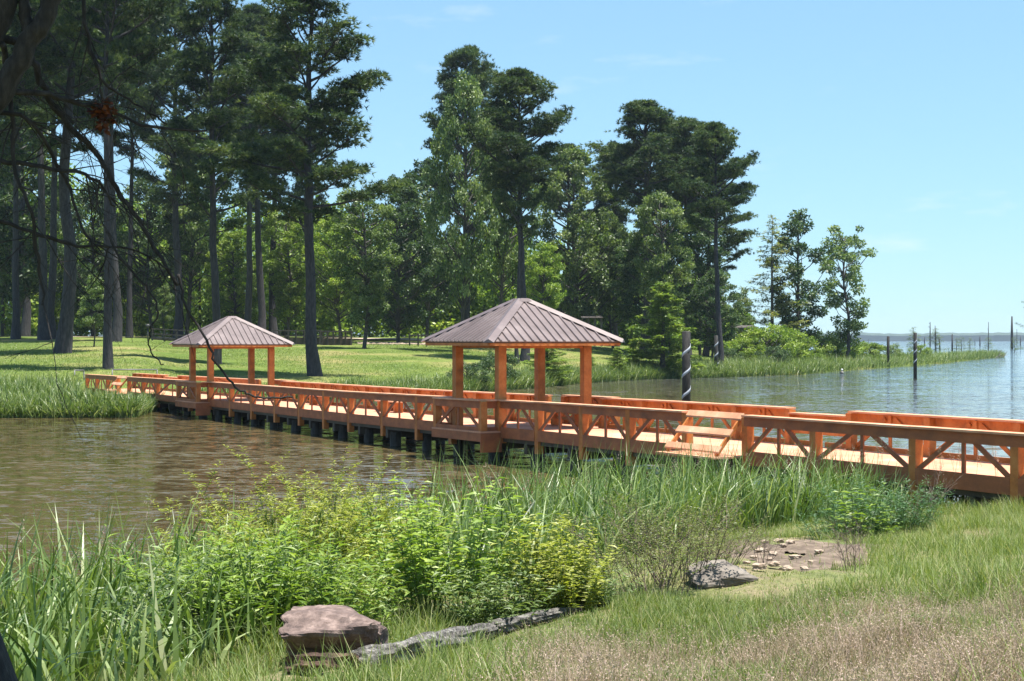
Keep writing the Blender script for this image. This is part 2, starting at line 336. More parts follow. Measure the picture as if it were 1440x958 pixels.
# ------------------------------------------------------------ boardwalk frame
Bv = np.array([-.4648, .8854]); Av = np.array([.8854, .4648]); F0 = np.array([-.34, 46.8])
DT = [-40,-22,-10.5,-3,0,12,32,62]; DZ = [1.08,1.06,1.03,1.00,.975,.87,.80,.62]
def dz(t): return float(np.interp(t, DT, DZ))
def W(t, u, h): p = F0 + t*Bv + u*Av; return (p[0], p[1], dz(t)+h)
def tpx(x, u=0.0):
    k = (x-720)/FPX; f = F0 + u*Av; return (f[0]-k*f[1])/(k*Bv[1]-Bv[0])
def wbox(mb, t0, t1, u0, u1, h0, h1): mb.hexa([W(t0,u0,h0),W(t1,u0,h0),W(t1,u1,h0),W(t0,u1,h0),W(t0,u0,h1),W(t1,u0,h1),W(t1,u1,h1),W(t0,u1,h1)])
def wdiag(mb, ta, ha, tb, hb, u0, u1, wd):      # board from (ta,ha) to (tb,hb) in the railing plane
    L = math.hypot(tb-ta, hb-ha); nx, nh = -(hb-ha)/L*wd/2, (tb-ta)/L*wd/2
    mb.hexa([W(ta-nx,u0,ha-nh),W(tb-nx,u0,hb-nh),W(tb-nx,u1,hb-nh),W(ta-nx,u1,ha-nh),W(ta+nx,u0,ha+nh),W(tb+nx,u0,hb+nh),W(tb+nx,u1,hb+nh),W(ta+nx,u1,ha+nh)])
WID = 3.5
bw = empty('boardwalk', W(0, WID/2, -dz(0)))
tag(bw, 'long orange wooden boardwalk on dark piles crossing the brown inlet', 'boardwalk')
bwinv = Vector(bw.location)
def bwpart(mb, name, mat, parent=None):
    o = mb.build(name, mat, parent or bw)
    o.matrix_parent_inverse.identity()
    if parent is None: o.location = -bwinv
    return o
rr = random.Random(5)
def rail_post(t, u, down=.62, inner=1, wmat=None):
    mb = MB(); j = rr.uniform(-.01, .01)
    wbox(mb, t-.10, t+.10, u-.075+j, u+.125+j if inner > 0 else u+.075+j, -down, .888)
    if inner < 0:
        mb = MB(); wbox(mb, t-.10, t+.10, u-.125+j, u+.075+j, -down, .888)
    return bwpart(mb, 'rail_post', M['rail'])
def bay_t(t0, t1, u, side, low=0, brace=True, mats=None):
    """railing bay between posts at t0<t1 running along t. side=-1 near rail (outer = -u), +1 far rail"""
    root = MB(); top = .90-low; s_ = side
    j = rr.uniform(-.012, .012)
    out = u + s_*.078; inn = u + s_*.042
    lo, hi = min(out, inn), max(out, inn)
    m_out = M['rail_shade'] if side < 0 else M['rail']  # near rail gets the stain with shade painted in
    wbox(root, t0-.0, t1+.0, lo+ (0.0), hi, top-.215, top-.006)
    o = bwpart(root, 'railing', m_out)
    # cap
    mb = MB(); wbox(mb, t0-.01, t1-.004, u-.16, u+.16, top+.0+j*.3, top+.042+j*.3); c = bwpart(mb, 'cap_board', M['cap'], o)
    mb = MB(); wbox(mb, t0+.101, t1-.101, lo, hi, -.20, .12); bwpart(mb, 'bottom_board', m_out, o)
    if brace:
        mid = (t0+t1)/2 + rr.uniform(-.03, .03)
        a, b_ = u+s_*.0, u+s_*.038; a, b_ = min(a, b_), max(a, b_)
        mb = MB(); wbox(mb, mid-.045, mid+.045, a, b_, .0, top-.02); bwpart(mb, 'baluster', M['rail_shade'] if side < 0 else M['rail'], o)
        for q in (-1, 1):
            e = t0+.14 if q < 0 else t1-.14
            mb = MB(); wdiag(mb, mid+q*.16, top-.10, e, .10, a-.001*q, b_-.001*q, .10)
            bwpart(mb, 'diagonal_brace', M['rail_shade'] if side < 0 else M['rail'], o)
    return o
# deck
tA, tB = -34.0, tpx(119)
mb = MB(); tt = np.arange(tA, tB, .6)
for i, t in enumerate(tt): wbox(mb, t, min(t+.6, tB), -.04, WID+.04, -.045, 0)
# platforms (bump-outs) beside each gazebo
G1, G2 = 0.0, tpx(296)
G2 = round(G2, 2)
gsz = 2.95
for g in (G1, G2):
    wbox(mb, g-.15, g+gsz+.35, -.75, -.041, -.044, .001); wbox(mb, g-.15, g+gsz+.35, WID+.041, WID+.70, -.044, .001)
bwpart(mb, 'deck', M['deck'])
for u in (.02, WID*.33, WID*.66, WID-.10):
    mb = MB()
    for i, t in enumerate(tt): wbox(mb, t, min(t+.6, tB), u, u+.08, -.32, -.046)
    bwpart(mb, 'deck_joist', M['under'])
for g in (G1, G2):
    mb = MB(); wbox(mb, g-.15, g+gsz+.35, -.75, -.71, -.30, -.046); bwpart(mb, 'platform_fascia', M['rail_shade'])
    mb = MB(); wbox(mb, g-.17, g-.13, -.75, -.05, -.62, -.046); bwpart(mb, 'platform_skirt', M['rail_shade'])
# posts and bays, near side
near_x = [1588, 1430, 1286, 1146, 1050]
nt_ = [-28.4] + [tpx(x) for x in near_x]
for i in range(len(nt_)): rail_post(nt_[i], 0)
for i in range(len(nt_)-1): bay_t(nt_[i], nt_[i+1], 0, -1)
seq = [tpx(966)] + [tpx(x) for x in (886, 820, 757)] + [G1]
seq2 = [G1+gsz] 
tg = [tpx(x) for x in (588, 539, 492, 457, 422, 388, 355, 325)] + [G2]
tg = [t for t in tg]
for t in seq[:-1]: rail_post(t, 0, .56)
for a, b in zip(seq, seq[1:]): bay_t(a, b, 0, -1)
tl = tpx(613)
seqL = [G1+gsz+.42] + tg
for t in seqL[:-1]: rail_post(t, 0, .56)
for a, b in zip(seqL, seqL[1:]): bay_t(a, b, 0, -1)
seqE = [G2+gsz+.42, tpx(221), tpx(201), tpx(181)]
for t in seqE: rail_post(t, 0, .56)
for a, b in zip(seqE, seqE[1:]): bay_t(a, b, 0, -1)
seqF = [tpx(166), tpx(151), tpx(136), tpx(122)]
for t in seqF: rail_post(t, 0, .5)
for a, b in zip(seqF, seqF[1:]): bay_t(a, b, 0, -1)
# bump-out rails near side (and plain ones on the far side)
def bay_u(t, u0, u1):
    mb = MB(); wbox(mb, t-.02, t+.02, u0, u1, .68, .89); o = bwpart(mb, 'railing', M['rail_shade'])
    mb = MB(); wbox(mb, t-.14, t+.14, u0-.02, u1, .90, .942); bwpart(mb, 'cap_board', M['cap'], o)
    mb = MB(); wbox(mb, t-.02, t+.02, u0, u1, -.15, .12); bwpart(mb, 'bottom_board', M['rail_shade'], o)
for g in (G1, G2):
    a, b = g+.0, g+gsz+.25
    for t in (a, b): rail_post(t, -.62, .30)
    bay_t(a, b, -.62, -1)
    bay_u(a-.0, -.50, -.08); bay_u(b+.0, -.50, -.08)
    rail_post(a, WID+.55, .3, -1); rail_post(b, WID+.55, .3, -1); bay_t(a, b, WID+.55, 1)
# far side
def far_run(t0, t1, low=0, n=None, sp=2.55):
    n = n or max(1, round((t1-t0)/sp)); ts = np.linspace(t0, t1, n+1)
    for t in ts: rail_post(t, WID, .6, -1)
    for a, b in zip(ts, ts[1:]): bay_t(a, b, WID, 1, low)
xa, xb = tpx(1199, WID), tpx(1112, WID)
far_run(-33.5, xa); far_run(xb, G1-.15)
for a, b in ((xa+.2, (xa+xb)/2), ((xa+xb)/2, xb-.1)):
    bay_t(a, b, WID, 1, .12, False)
mb = MB(); wbox(mb, xa+.2, xb-.1, WID-.03, WID+.03, .30, .42); bwpart(mb, 'mid_board', M['rail'])
far_run(G1+gsz+.42, G2-.15)
yb1, yb2 = tpx(253, WID), tpx(234, WID)
far_run(G2+gsz+.42, max(yb1, G2+gsz+1.5), n=1)
far_run(yb2, tpx(189, WID))
bay_t(max(yb1, G2+gsz+1.5)+.1, yb2-.1, WID, 1, .12, False)
# slatted leaning panels in the rail gaps
def lean_panel(t0, t1):
    U0, U1, H0, H1 = -.72, .02, .02, .90
    def pt(t, f, off): return W(t, U0+(U1-U0)*f + off*.0, H0+(H1-H0)*f+off)
    roots = []
    for t in (t0+.06, t1-.06):
        o = MB(); o.hexa([W(t-.03,U0,H0-.09),W(t+.03,U0,H0-.09),W(t+.03,U1,H1-.09),W(t-.03,U1,H1-.09),W(t-.03,U0,H0+.05),W(t+.03,U0,H0+.05),W(t+.03,U1,H1+.05),W(t-.03,U1,H1+.05)])
        roots.append(bwpart(o, 'leaning_stringer', M['rail']))
    root = roots[0]
    for f0, f1 in ((.0, .14), (.42, .57), (.84, .985)):
        mb = MB(); mb.hexa([pt(t0-.05,f0,.052),pt(t1+.05,f0,.052),pt(t1+.05,f1,.052),pt(t0-.05,f1,.052),pt(t0-.05,f0,.09),pt(t1+.05,f0,.09),pt(t1+.05,f1,.09),pt(t0-.05,f1,.09)])
        bwpart(mb, 'slat', M['cap'], root)
    mb = MB(); wbox(mb, t0-.1, t1+.1, -.95, -.041, -.05, -.005); bwpart(mb, 'ledge_board', M['cap'], root)
lean_panel(tpx(1050)+.15, tpx(966)-.15)
lean_panel(tpx(181)+.15, tpx(166)-.15)
# fence-like outer fascia below the deck, cross beams and piles
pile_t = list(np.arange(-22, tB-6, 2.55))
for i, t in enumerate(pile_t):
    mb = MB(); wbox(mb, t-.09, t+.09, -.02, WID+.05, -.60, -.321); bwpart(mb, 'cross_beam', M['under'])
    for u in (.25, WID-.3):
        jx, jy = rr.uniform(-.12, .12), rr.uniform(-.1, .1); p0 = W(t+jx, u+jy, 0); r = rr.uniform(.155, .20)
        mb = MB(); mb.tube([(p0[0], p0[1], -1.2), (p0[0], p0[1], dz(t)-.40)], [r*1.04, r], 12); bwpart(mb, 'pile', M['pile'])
# little grey hand rails at the shore end
def pipe_rail(px0, px1, y, Y, h, label):
    a, b = at(px0, y, Y), at(px1, y-0, Y+2.0); mb = MB(); r = empty('hand_rail', (a.x, a.y, a.z-h)); tag(r, label, 'rail', 'grey pipe hand rails at the shore end')
    L = Vector(r.location)
    mb.tube([a-L, b-L], [.045, .045], 8); mb.build('top_pipe', M['galv'], r, True)
    for q in ((a, b)):
        mb = MB(); mb.tube([q-L, q-L-Vector((0, 0, h))], [.04, .04], 8); mb.build('leg', M['galv'], r, True)
pipe_rail(105, 118, 521, 101.5, 1.1, 'short grey pipe hand rail left of the boardwalk end, above the reeds')
pipe_rail(158, 221, 520, 99, .9, 'long grey pipe hand rail behind the far end of the boardwalk')

# ------------------------------------------------------------ gazebos
def gazebo(g, label, lean=0):
    base = Vector(W(g+gsz/2, gsz/2, 0)); root = empty('gazebo', base, math.atan2(Bv[1], Bv[0])-PI/2)
    tag(root, label, 'gazebo', 'gazebos on the boardwalk')
    # local: x = a direction, y = b direction
    H = 2.68; hs = gsz/2
    for ix in (-1, 1):
        for iy in (-1, 1):
            mb = MB(); x, y = ix*hs, iy*hs; mb.box(x-.13, x+.13, y-.13, y+.13, -.35 if ix < 0 else .0, H-.03); mb.build('post', M['rail'], root)
    E = hs+.80; rise = 1.27
    # beams
    mb = MB()
    for s_ in (-1, 1):
        mb.box(-hs-.1, hs+.1, s_*hs-.04, s_*hs+.04, H-.20, H+.02); 
    mb.build('beam', M['rail'], root)
    mb = MB()
    for s_ in (-1, 1): mb.box(s_*hs-.045, s_*hs+.045, -hs-.1, hs+.1, H-.19, H+.015)
    mb.build('beam', M['rail'], root)
    # roof: four ribbed slopes
    z0 = H+.01; rt = .16
    v = [(-E,-E,z0),(E,-E,z0),(E,E,z0),(-E,E,z0),(-rt,-rt,z0+rise),(rt,-rt,z0+rise),(rt,rt,z0+rise),(-rt,rt,z0+rise)]
    vb = [(x*.98,y*.98,z-.05) for x,y,z in v]
    F = [[0,1,5,4],[1,2,6,5],[2,3,7,6],[3,0,4,7],[4,5,6,7]]; F2 = [[8+i for i in f][::-1] for f in F]; F3 = [[1,0,8,9],[2,1,9,10],[3,2,10,11],[0,3,11,8]]
    roof = link('roof', fast_mesh('roof', v+vb, np.array(F+F2+F3), M['roof']), root)
    mb = MB()       # ribs
    n = 17
    for side in range(4):
        ca, sa = math.cos(side*PI/2), math.sin(side*PI/2)
        def rt2(p): return (p[0]*ca-p[1]*sa, p[0]*sa+p[1]*ca, p[2])
        for i in range(n):
            x = -E + (i+.5)*2*E/n; t1 = 1-max(0, (abs(x)-rt))/(E-rt) ; t1 = min(1, t1)
            yb, ye = -E, -E + (E-rt)*t1; zb, ze = z0+.012, z0+.012+rise*t1
            p = [(x-.035,yb-.02,zb-.012),(x+.035,yb-.02,zb-.012),(x+.035,ye,ze-.012),(x-.035,ye,ze-.012),(x-.018,yb-.02,zb+.032),(x+.018,yb-.02,zb+.032),(x+.018,ye,ze+.032),(x-.018,ye,ze+.032)]
            mb.hexa([rt2(q) for q in p])
    mb.build('standing_seam', M['roof'], roof)
    for (i, j) in ((0,4),(1,5),(2,6),(3,7)):
        mb = MB(); a, b = Vector(v[i]), Vector(v[j]); dn = Vector((a.y, -a.x, 0)).normalized(); o_ = Vector((a.x, a.y, 0)).normalized()
        P = []
        for q, e in ((a, .06), (b, 0)):
            q = q + o_*e; P += [q+dn*.17-Vector((0,0,.03)), q+Vector((0,0,.075)), q-dn*.17-Vector((0,0,.03))]
        n0 = len(mb.v); me_ = fast_mesh('hip_cap', [tuple(p) for p in P], [np.array([[0,1,4,3],[1,2,5,4],[0,3,5,2]]), np.array([[0,2,1],[3,4,5]])], M['roof']); link('hip_cap', me_, roof)
    mb = MB(); zt = z0+rise+.02
    mb.hexa([(-rt-.08,-rt-.16,zt-.06),(rt+.08,-rt-.16,zt-.06),(rt+.08,rt+.16,zt-.06),(-rt-.08,rt+.16,zt-.06),(-.12,-rt-.10,zt+.05),(.12,-rt-.10,zt+.05),(.12,rt+.10,zt+.05),(-.12,rt+.10,zt+.05)])
    mb.build('ridge_cap', M['roof'], roof)
    e = E*.985; mb = MB()
    for s_ in (-1, 1): mb.box(-e, e, s_*e-.02, s_*e+.02, z0-.13, z0-.046); 
    for s_ in (-1, 1): mb.box(s_*e-.019, s_*e+.019, -e+.02, e-.02, z0-.131, z0-.045)
    mb.build('fascia', M['rail'], roof)
    return root
gazebo(G1, 'larger looking brown metal roofed orange gazebo near the middle of the boardwalk')
gazebo(G2, 'distant smaller looking orange gazebo with brown metal roof near the far end of the boardwalk')
# benches
def bench(t0, L, u, label, h=.44, mat='cap', table=False):
    p = Vector(W(t0+L/2, u, 0)); r = empty('bench', p, math.atan2(Bv[1], Bv[0])-PI/2); tag(r, label, 'bench', 'benches on the boardwalk')
    mb = MB(); mb.box(-.21, .21, -L/2, L/2, h-.045, h); mb.build('seat', M[mat], r)
    for s_ in (-1, 1):
        mb = MB(); mb.box(-.18, .18, s_*(L/2-.3)-.06, s_*(L/2-.3)+.06, 0, h-.046); mb.build('leg', M['rail'], r)
    mb = MB(); mb.box(-.03, .03, -L/2+.36, L/2-.36, .2, .3); mb.build('stretcher', M['rail'], r)
bench(tpx(457, WID-.6)-.3, 2.0, WID-.6, 'low orange bench on the deck in the sun, nearer the far gazebo')
bench(tpx(560, WID-.6)-.3, 2.2, WID-.6, 'low orange bench on the sunny deck just left of the larger gazebo')
bench(.5, 2.0, WID-.35, 'shaded bench under the larger gazebo, against the far rail', .45, 'rail')

# ------------------------------------------------------------ foliage generators
def quads_from(P, D, S_, L, Wd, tint):
    """leaf diamonds: P base, D direction, S_ side, L length, Wd width -> 4 verts each, 1 quad"""
    L = np.asarray(L)[:, None]; Wd = np.asarray(Wd)[:, None]
    V = np.stack([P, P+D*L*.45+S_*Wd*.5, P+D*L, P+D*L*.45-S_*Wd*.5], 1).reshape(-1, 3)
    n = len(P); F = np.arange(n*4).reshape(n, 4); return V, F, np.repeat(tint, 4)
def unit(v): return v/np.maximum(np.linalg.norm(v, axis=1, keepdims=True), 1e-9)
def rnd_dirs(rs, n): return unit(rs.normal(size=(n, 3)))
def side_of(rs, D): return unit(np.cross(D, rnd_dirs(rs, len(D))))
def leaf_blob(rs, n, cen, rad, L, Wd, up=.25, t0=.5, tv=.25, flat=.7, shell=.35):
    d = rnd_dirs(rs, n); r = rs.rand(n)**shell
    P = cen + d*r[:, None]*np.array([rad, rad, rad*flat])
    D = unit(d*.7 + rnd_dirs(rs, n) + np.array([0, 0, -.15])); N = unit(rnd_dirs(rs, n)*.8 + np.array([0, 0, up*3])); S_ = unit(np.cross(D, N))
    ti = np.clip(t0 + rs.normal(0, tv, n), 0, 1)
    return P, D, S_, L*rs.uniform(.7, 1.3, n), Wd*rs.uniform(.7, 1.3, n), ti
def pine_mesh(seed, H=30, f0=.45, Lmax=5.2, nb=46, tr=.34, lean=(.0, .0), dens=1.0, topw=.55):
    rs = np.random.RandomState(seed); tk = MB()
    zz = np.linspace(0, H, 14); wob = np.cumsum(rs.normal(0, .10, (14, 2)), 0); wob[0] = 0
    path = [Vector((wob[i,0]+lean[0]*z, wob[i,1]+lean[1]*z, z)) for i, z in enumerate(zz)]
    rad = [tr*(1.35 if i == 0 else 1)*(1-(z/H))**.75+.03 for i, z in enumerate(zz)]
    tk.tube([path[0]-Vector((0,0,.6))]+path, [rad[0]*1.15]+rad, 10)
    def tp(z):
        return Vector((np.interp(z, zz, [p.x for p in path]), np.interp(z, zz, [p.y for p in path]), z))
    # stubs of dead branches
    for i in range(5):
        z = H*rs.uniform(.2, f0); a = rs.uniform(0, 2*PI); p = tp(z); l = rs.uniform(.6, 1.8)
        tk.tube([p, p+Vector((math.cos(a)*l, math.sin(a)*l, l*.3))], [.05, .015], 4, False)
    G = []; az = rs.uniform(0, 6)
    for i in range(nb):
        g = (i+.5)/nb; g = g**.85; z = H*(f0 + (1-f0)*g*.985); az += 2.4 + rs.normal(0, .5)
        prof = (min(1, .55+2.2*g)) * ((1-g)**.55*(1-topw)+topw*(1-g**3)) ; L = Lmax*prof*rs.uniform(.5, 1.15)+.5
        el = rs.uniform(-.2, .45) + .75*g**1.5; p = tp(z); d = Vector((math.cos(az), math.sin(az), 0)); pts = [p]; q = p.copy(); e = el
        nseg = 5
        for k in range(nseg):
            a2 = rs.normal(0, .16); d = Vector((d.x*math.cos(a2)-d.y*math.sin(a2), d.x*math.sin(a2)+d.y*math.cos(a2), 0)); e += .10 + rs.normal(0, .06)
            q = q + (d*math.cos(e) + Vector((0,0,math.sin(e))))*(L/nseg); pts.append(q.copy())
        r0 = .03+.018*L
        tk.tube(pts, [r0*(1-k/(nseg+.5)) for k in range(nseg+1)], 5, False)
        nsh = max(3, int(L*1.9))
        for k in range(nsh):
            s = .30+.70*(k+1)/nsh; f = s*nseg; a = min(int(f), nseg-1); bp = pts[a].lerp(pts[a+1], f-a)
            sd_ = 1 if k % 2 else -1; dd = (pts[a+1]-pts[a]).normalized(); sv = Vector((-dd.y, dd.x, 0))*sd_
            l = (0 if k == nsh-1 else L*.30*(1.25-s)*rs.uniform(.5, 1.3)+.2)
            e2 = bp + (dd*.55+sv*.8+Vector((0,0,rs.uniform(.0,.45)))).normalized()*l
            if l > .4: tk.tube([bp, e2], [r0*.35, .012], 3, False)
            G.append((e2, rs.uniform(.38, .72)*(1 if l else 1.1), g)); 
            if l > .9: G.append((bp.lerp(e2, .55)+Vector((0,0,.1)), rs.uniform(.3, .5), g))
    for q in range(16): G.append((tp(H)+Vector((rs.normal(0, 1.0)*topw, rs.normal(0, 1.0)*topw, -abs(rs.normal(0, .8))-.1*q)), rs.uniform(.4, .6), 1))
    # tufts
    Ps, Ds, Ls, Ts = [], [], [], []
    for c, r, g in G:
        r *= rs.uniform(.65, 1.35); nt_f = int(11*dens*(r/.5)**1.5)+3; d = rnd_dirs(rs, nt_f); d[:, 2] = np.abs(d[:, 2])*.9-.25
        tc = np.array(c) + d*(rs.rand(nt_f)**.5*rs.uniform(.8, 1.5, nt_f))[:, None]*np.array([r*1.2, r*1.2, r*.8])
        nn = 10; P = np.repeat(tc, nn, 0); base = np.repeat(unit(d+np.array([0,0,.35])), nn, 0)
        D = unit(base*.75 + rnd_dirs(rs, len(P))*.85); tb = rs.normal(.36, .13)
        Ps.append(P); Ds.append(D); Ls.append(rs.uniform(.24, .44, len(P))); Ts.append(np.clip(np.repeat(rs.normal(tb, .13, nt_f), nn)+rs.normal(0, .06, len(P)), 0, 1))
    P = np.concatenate(Ps); D = np.concatenate(Ds); L = np.concatenate(Ls)[:, None]; T = np.concatenate(Ts)
    S_ = side_of(rs, D); wd = .038
    V = np.stack([P-S_*wd, P+S_*wd, P+D*L], 1).reshape(-1, 3); F = np.arange(len(V)).reshape(-1, 3)
    return tk.mesh('trunk', M['bark_pine'], True), fast_mesh('crown', V, F, M['needle'], np.repeat(T, 3))
def broad_mesh(seed, H=18, cr=4.5, z0=.25, nc=125, lpc=230, L=.30, mat='leaf_mid', tr=.22, lean=0, shape='egg', crad=.88, bark='bark_grey', gap=.10, forks=1):
    rs = np.random.RandomState(seed); tk = MB(); n = 9
    wob = np.cumsum(rs.normal(0, .16, (n, 2)), 0); wob[0] = 0; zz = np.linspace(0, H*.93, n)
    path = [Vector((wob[i,0]+lean*z, wob[i,1], z)) for i, z in enumerate(zz)]
    tk.tube([path[0]-Vector((0,0,.5))]+path, [tr*1.5]+[tr*(1-i/n)**.8+.02 for i in range(n)], 8)
    px_, py_ = [p.x for p in path], [p.y for p in path]
    parts = []
    for i in range(nc):
        g = ((i+.5)/nc); z = H*(z0+(1-z0)*g)
        if shape == 'egg': env = math.sin(PI*min(1, (g*.86+.12)))**.65
        elif shape == 'cone': env = (1-g)**.8*1.0+.08
        elif shape == 'top': env = .35+.65*math.sin(PI*min(1, g**1.7*.9+.05))
        else: env = 1
        a = i*2.4+rs.uniform(-.6, .6); r = cr*env*rs.uniform(.25, 1.08)**.6
        if gap and rs.rand() < gap: continue
        tx, ty = np.interp(z*.9, zz, px_), np.interp(z*.9, zz, py_)
        c = Vector((tx+math.cos(a)*r, ty+math.sin(a)*r, z+rs.normal(0, .3)))
        zs = max(H*z0*.6, z-r*.55-.6); q = Vector((np.interp(zs, zz, px_), np.interp(zs, zz, py_), zs))
        mid = q.lerp(c, .5)+Vector((rs.normal(0,.2), rs.normal(0,.2), -.1*r))
        rb = .018+.012*r
        tk.tube([q, mid, c], [rb*1.6, rb, .012], 4, False)
        rad = crad*rs.uniform(.6, 1.25)*(.75+.25*env)
        parts.append(leaf_blob(rs, int(lpc*(rad/crad)**2), np.array(c), rad, L, L*.62, t0=.46+rs.normal(0, .13), tv=.22, flat=rs.uniform(.45, .8), shell=.45))
    P, D, S_, LL, WW, TT = [np.concatenate([p[j] for p in parts]) for j in range(6)]
    V, F, T = quads_from(P, D, S_, LL, WW, TT)
    return tk.mesh('trunk', M[bark], True), fast_mesh('crown', V, F, M[mat], T)
def feathery_mesh(seed, H=9, cr=2.6, nb=60, mat='leaf_sparse', z0=.15, tr=.13, dens=1., L=.22, gap=.0, droop=.0):
    """cypress habit: straight stem with tiers of fine sprays"""
    rs = np.random.RandomState(seed); tk = MB(); tk.tube([(0,0,-.4),(0,0,H*.3),(rs.normal(0,.1),0,H*.7),(rs.normal(0,.1),0,H)], [tr*1.4, tr, tr*.5, .015], 7)
    parts = []; az = 0
    for i in range(nb):
        g = (i+.5)/nb; z = H*(z0+(1-z0)*g); az += 2.4+rs.normal(0, .4); l = cr*((1-g)**.75)*rs.uniform(.55, 1.15)+.15
        if rs.rand() < gap: continue
        d = Vector((math.cos(az), math.sin(az), rs.uniform(-.05, .35)-droop)).normalized(); p0 = Vector((0,0,z)); p1 = p0+d*l
        tk.tube([p0, p0.lerp(p1, .5)+Vector((0,0,.05)), p1], [.012+.008*l, .012, .006], 3, False)
        n = int(130*dens*l/2)+6; s = rs.uniform(.18, 1, n); P = np.array(p0)+np.outer(s*l, np.array(d)) + rs.normal(0, 1, (n, 3))*np.array([.13, .13, .07])*(1+l*.25)*(1.25-s)[:, None]
        D = unit(np.array(d)*.6+rnd_dirs(rs, n)*np.array([1, 1, .4])+np.array([0,0,-.15])); S_ = unit(np.cross(D, unit(rnd_dirs(rs, n)*.6+np.array([0,0,1]))))
        parts.append((P, D, S_, L*rs.uniform(.6, 1.4, n), L*.30*rs.uniform(.7, 1.3, n), np.clip(rs.normal(.45+.1*rs.normal(), .2, n), 0, 1)))
    P, D, S_, LL, WW, TT = [np.concatenate([p[j] for p in parts]) for j in range(6)]
    V, F, T = quads_from(P, D, S_, LL, WW, TT)
    return tk.mesh('trunk', M['bark_grey'], True), fast_mesh('crown', V, F, M[mat], T)
def plant(proto, name, loc, scale=1, rz=0, label='', cat='tree', group=None, sxy=None, pn=('trunk', 'crown')):
    r = empty(name, loc, rz); s = sxy or scale; r.scale = (s, s, scale); tag(r, label, cat, group)
    for me_, n_ in zip(proto, pn): link(n_, me_, r)
    return r

# ------------------------------------------------------------ the pines
pines = [pine_mesh(11, f0=.33, nb=54, Lmax=5.8, dens=1.3), pine_mesh(12, f0=.42, nb=52, Lmax=6.0, topw=1.0, dens=1.4), pine_mesh(13, f0=.32, nb=54, Lmax=5.4, dens=1.3), pine_mesh(14, f0=.56, nb=44, Lmax=5.8, topw=1.0, dens=1.4)]
PG = 'tall pines on the far lawn'
def pine(k, px, basey, topy, label, Y=None, rz=0, wx=1.0, grp=PG):
    p = far_hit(px, basey) if Y is None else Vector(((px-720)/FPX*Y, Y, float(far_z((px-720)/FPX*Y, Y))))
    p = Vector((p.x, p.y, float(max(0, far_z(p.x, p.y)))))
    Ht = (478-topy)/FPX*p.y + EYE - p.z
    return plant(pines[k], 'pine_tree', p, Ht/30, rz, label, 'pine tree', grp, sxy=Ht/30*wx)
pine(1, 88, 497, -160, 'very thick grey pine trunk at far left of the lawn with a flared base', rz=1.0, wx=1.25)
pine(3, 152, 519, -150, 'smooth grey pine trunk standing directly behind the far end of the boardwalk', rz=2.1, wx=.76)
pine(3, 163, 481, -60, 'thin pine trunk just behind the smooth grey one at the boardwalk end', rz=.4, wx=1.0)
pine(2, 304, 513, -45, 'dark pine whose trunk rises straight above the distant gazebo roof', rz=3.6, wx=.9)
pine(0, 443, 530, -50, 'big dark pine with wide layered boughs between the two gazebos', rz=5.2, wx=1.22)
pine(3, 436, 484, 150, 'slim paler pine trunk directly behind the big dark pine', rz=4.2, wx=.7)
pine(3, 61, 479, -60, 'slim pine left of the thick grey trunk', rz=1.9)
pine(3, 73, 478, -20, 'slender dark pine squeezed beside the thick grey trunk, on its left', rz=2.9)
pine(3, 22, 477, 20, 'leftmost brownish pine trunk on the lawn', rz=5.5)
pine(3, 35, 474, -30, 'black shaded pine trunk second from the left edge', rz=.2)
pine(3, 367, 474, 20, 'left one of three shaded pine trunks right of the distant gazebo', Y=200, rz=.9)
pine(2, 385, 474, 40, 'middle one of three shaded pine trunks right of the distant gazebo', Y=215, rz=1.4)
pine(3, 350, 474, 60, 'pine trunk seen just right of the distant gazebo roof peak', Y=190, rz=2.4)
pine(1, 655, 474, 72, 'round topped tall pine rising behind the leafy tree in the middle', Y=205, rz=2.4, wx=.95)
pine(3, 738, 474, 108, 'pine with flat pointed top whose trunk rises above the larger gazebo roof', Y=150, rz=.7, wx=1.2)
pine(3, 727, 474, 205, 'thinner twin trunk pine beside the one above the larger gazebo roof', Y=148, rz=3.7, wx=.75)
pine(3, 910, 474, 152, 'highest round headed pine of the cluster on the right', Y=185, rz=1.7, wx=1.3)
pine(1, 968, 474, 172, 'dense pine in the middle of the cluster on the right', Y=190, rz=3.0, wx=1.15)
pine(1, 940, 474, 170, 'full crowned pine filling the gap left of the middle of the right cluster', Y=200, rz=5.0, wx=1.15)
pine(0, 992, 474, 188, 'pine behind and left of the open crowned one at the end of the wood', Y=195, rz=1.1, wx=1.1)
pine(1, 868, 474, 205, 'pine at the left side of the cluster on the right', Y=215, rz=4.4, wx=1.0)
pine(3, 1012, 498, 181, 'open crowned pine at the right end of the wood, trunk bare above the reeds', Y=160, rz=.3, wx=1.05)
pine(2, -25, 500, -200, 'pine at the very left border with hanging dark boughs', rz=.8, wx=1.1)
pine(2, 250, 474, -10, 'dark pine behind the lawn left of the distant gazebo', Y=195, rz=4.0)
pine(3, 182, 474, 40, 'thin dark pine behind the lawn lamp post', Y=205, rz=4.9, wx=.8)
pine(3, 800, 474, 210, 'dark pine top right of the pointed one behind the larger gazebo', Y=220, rz=2.0, wx=.9)

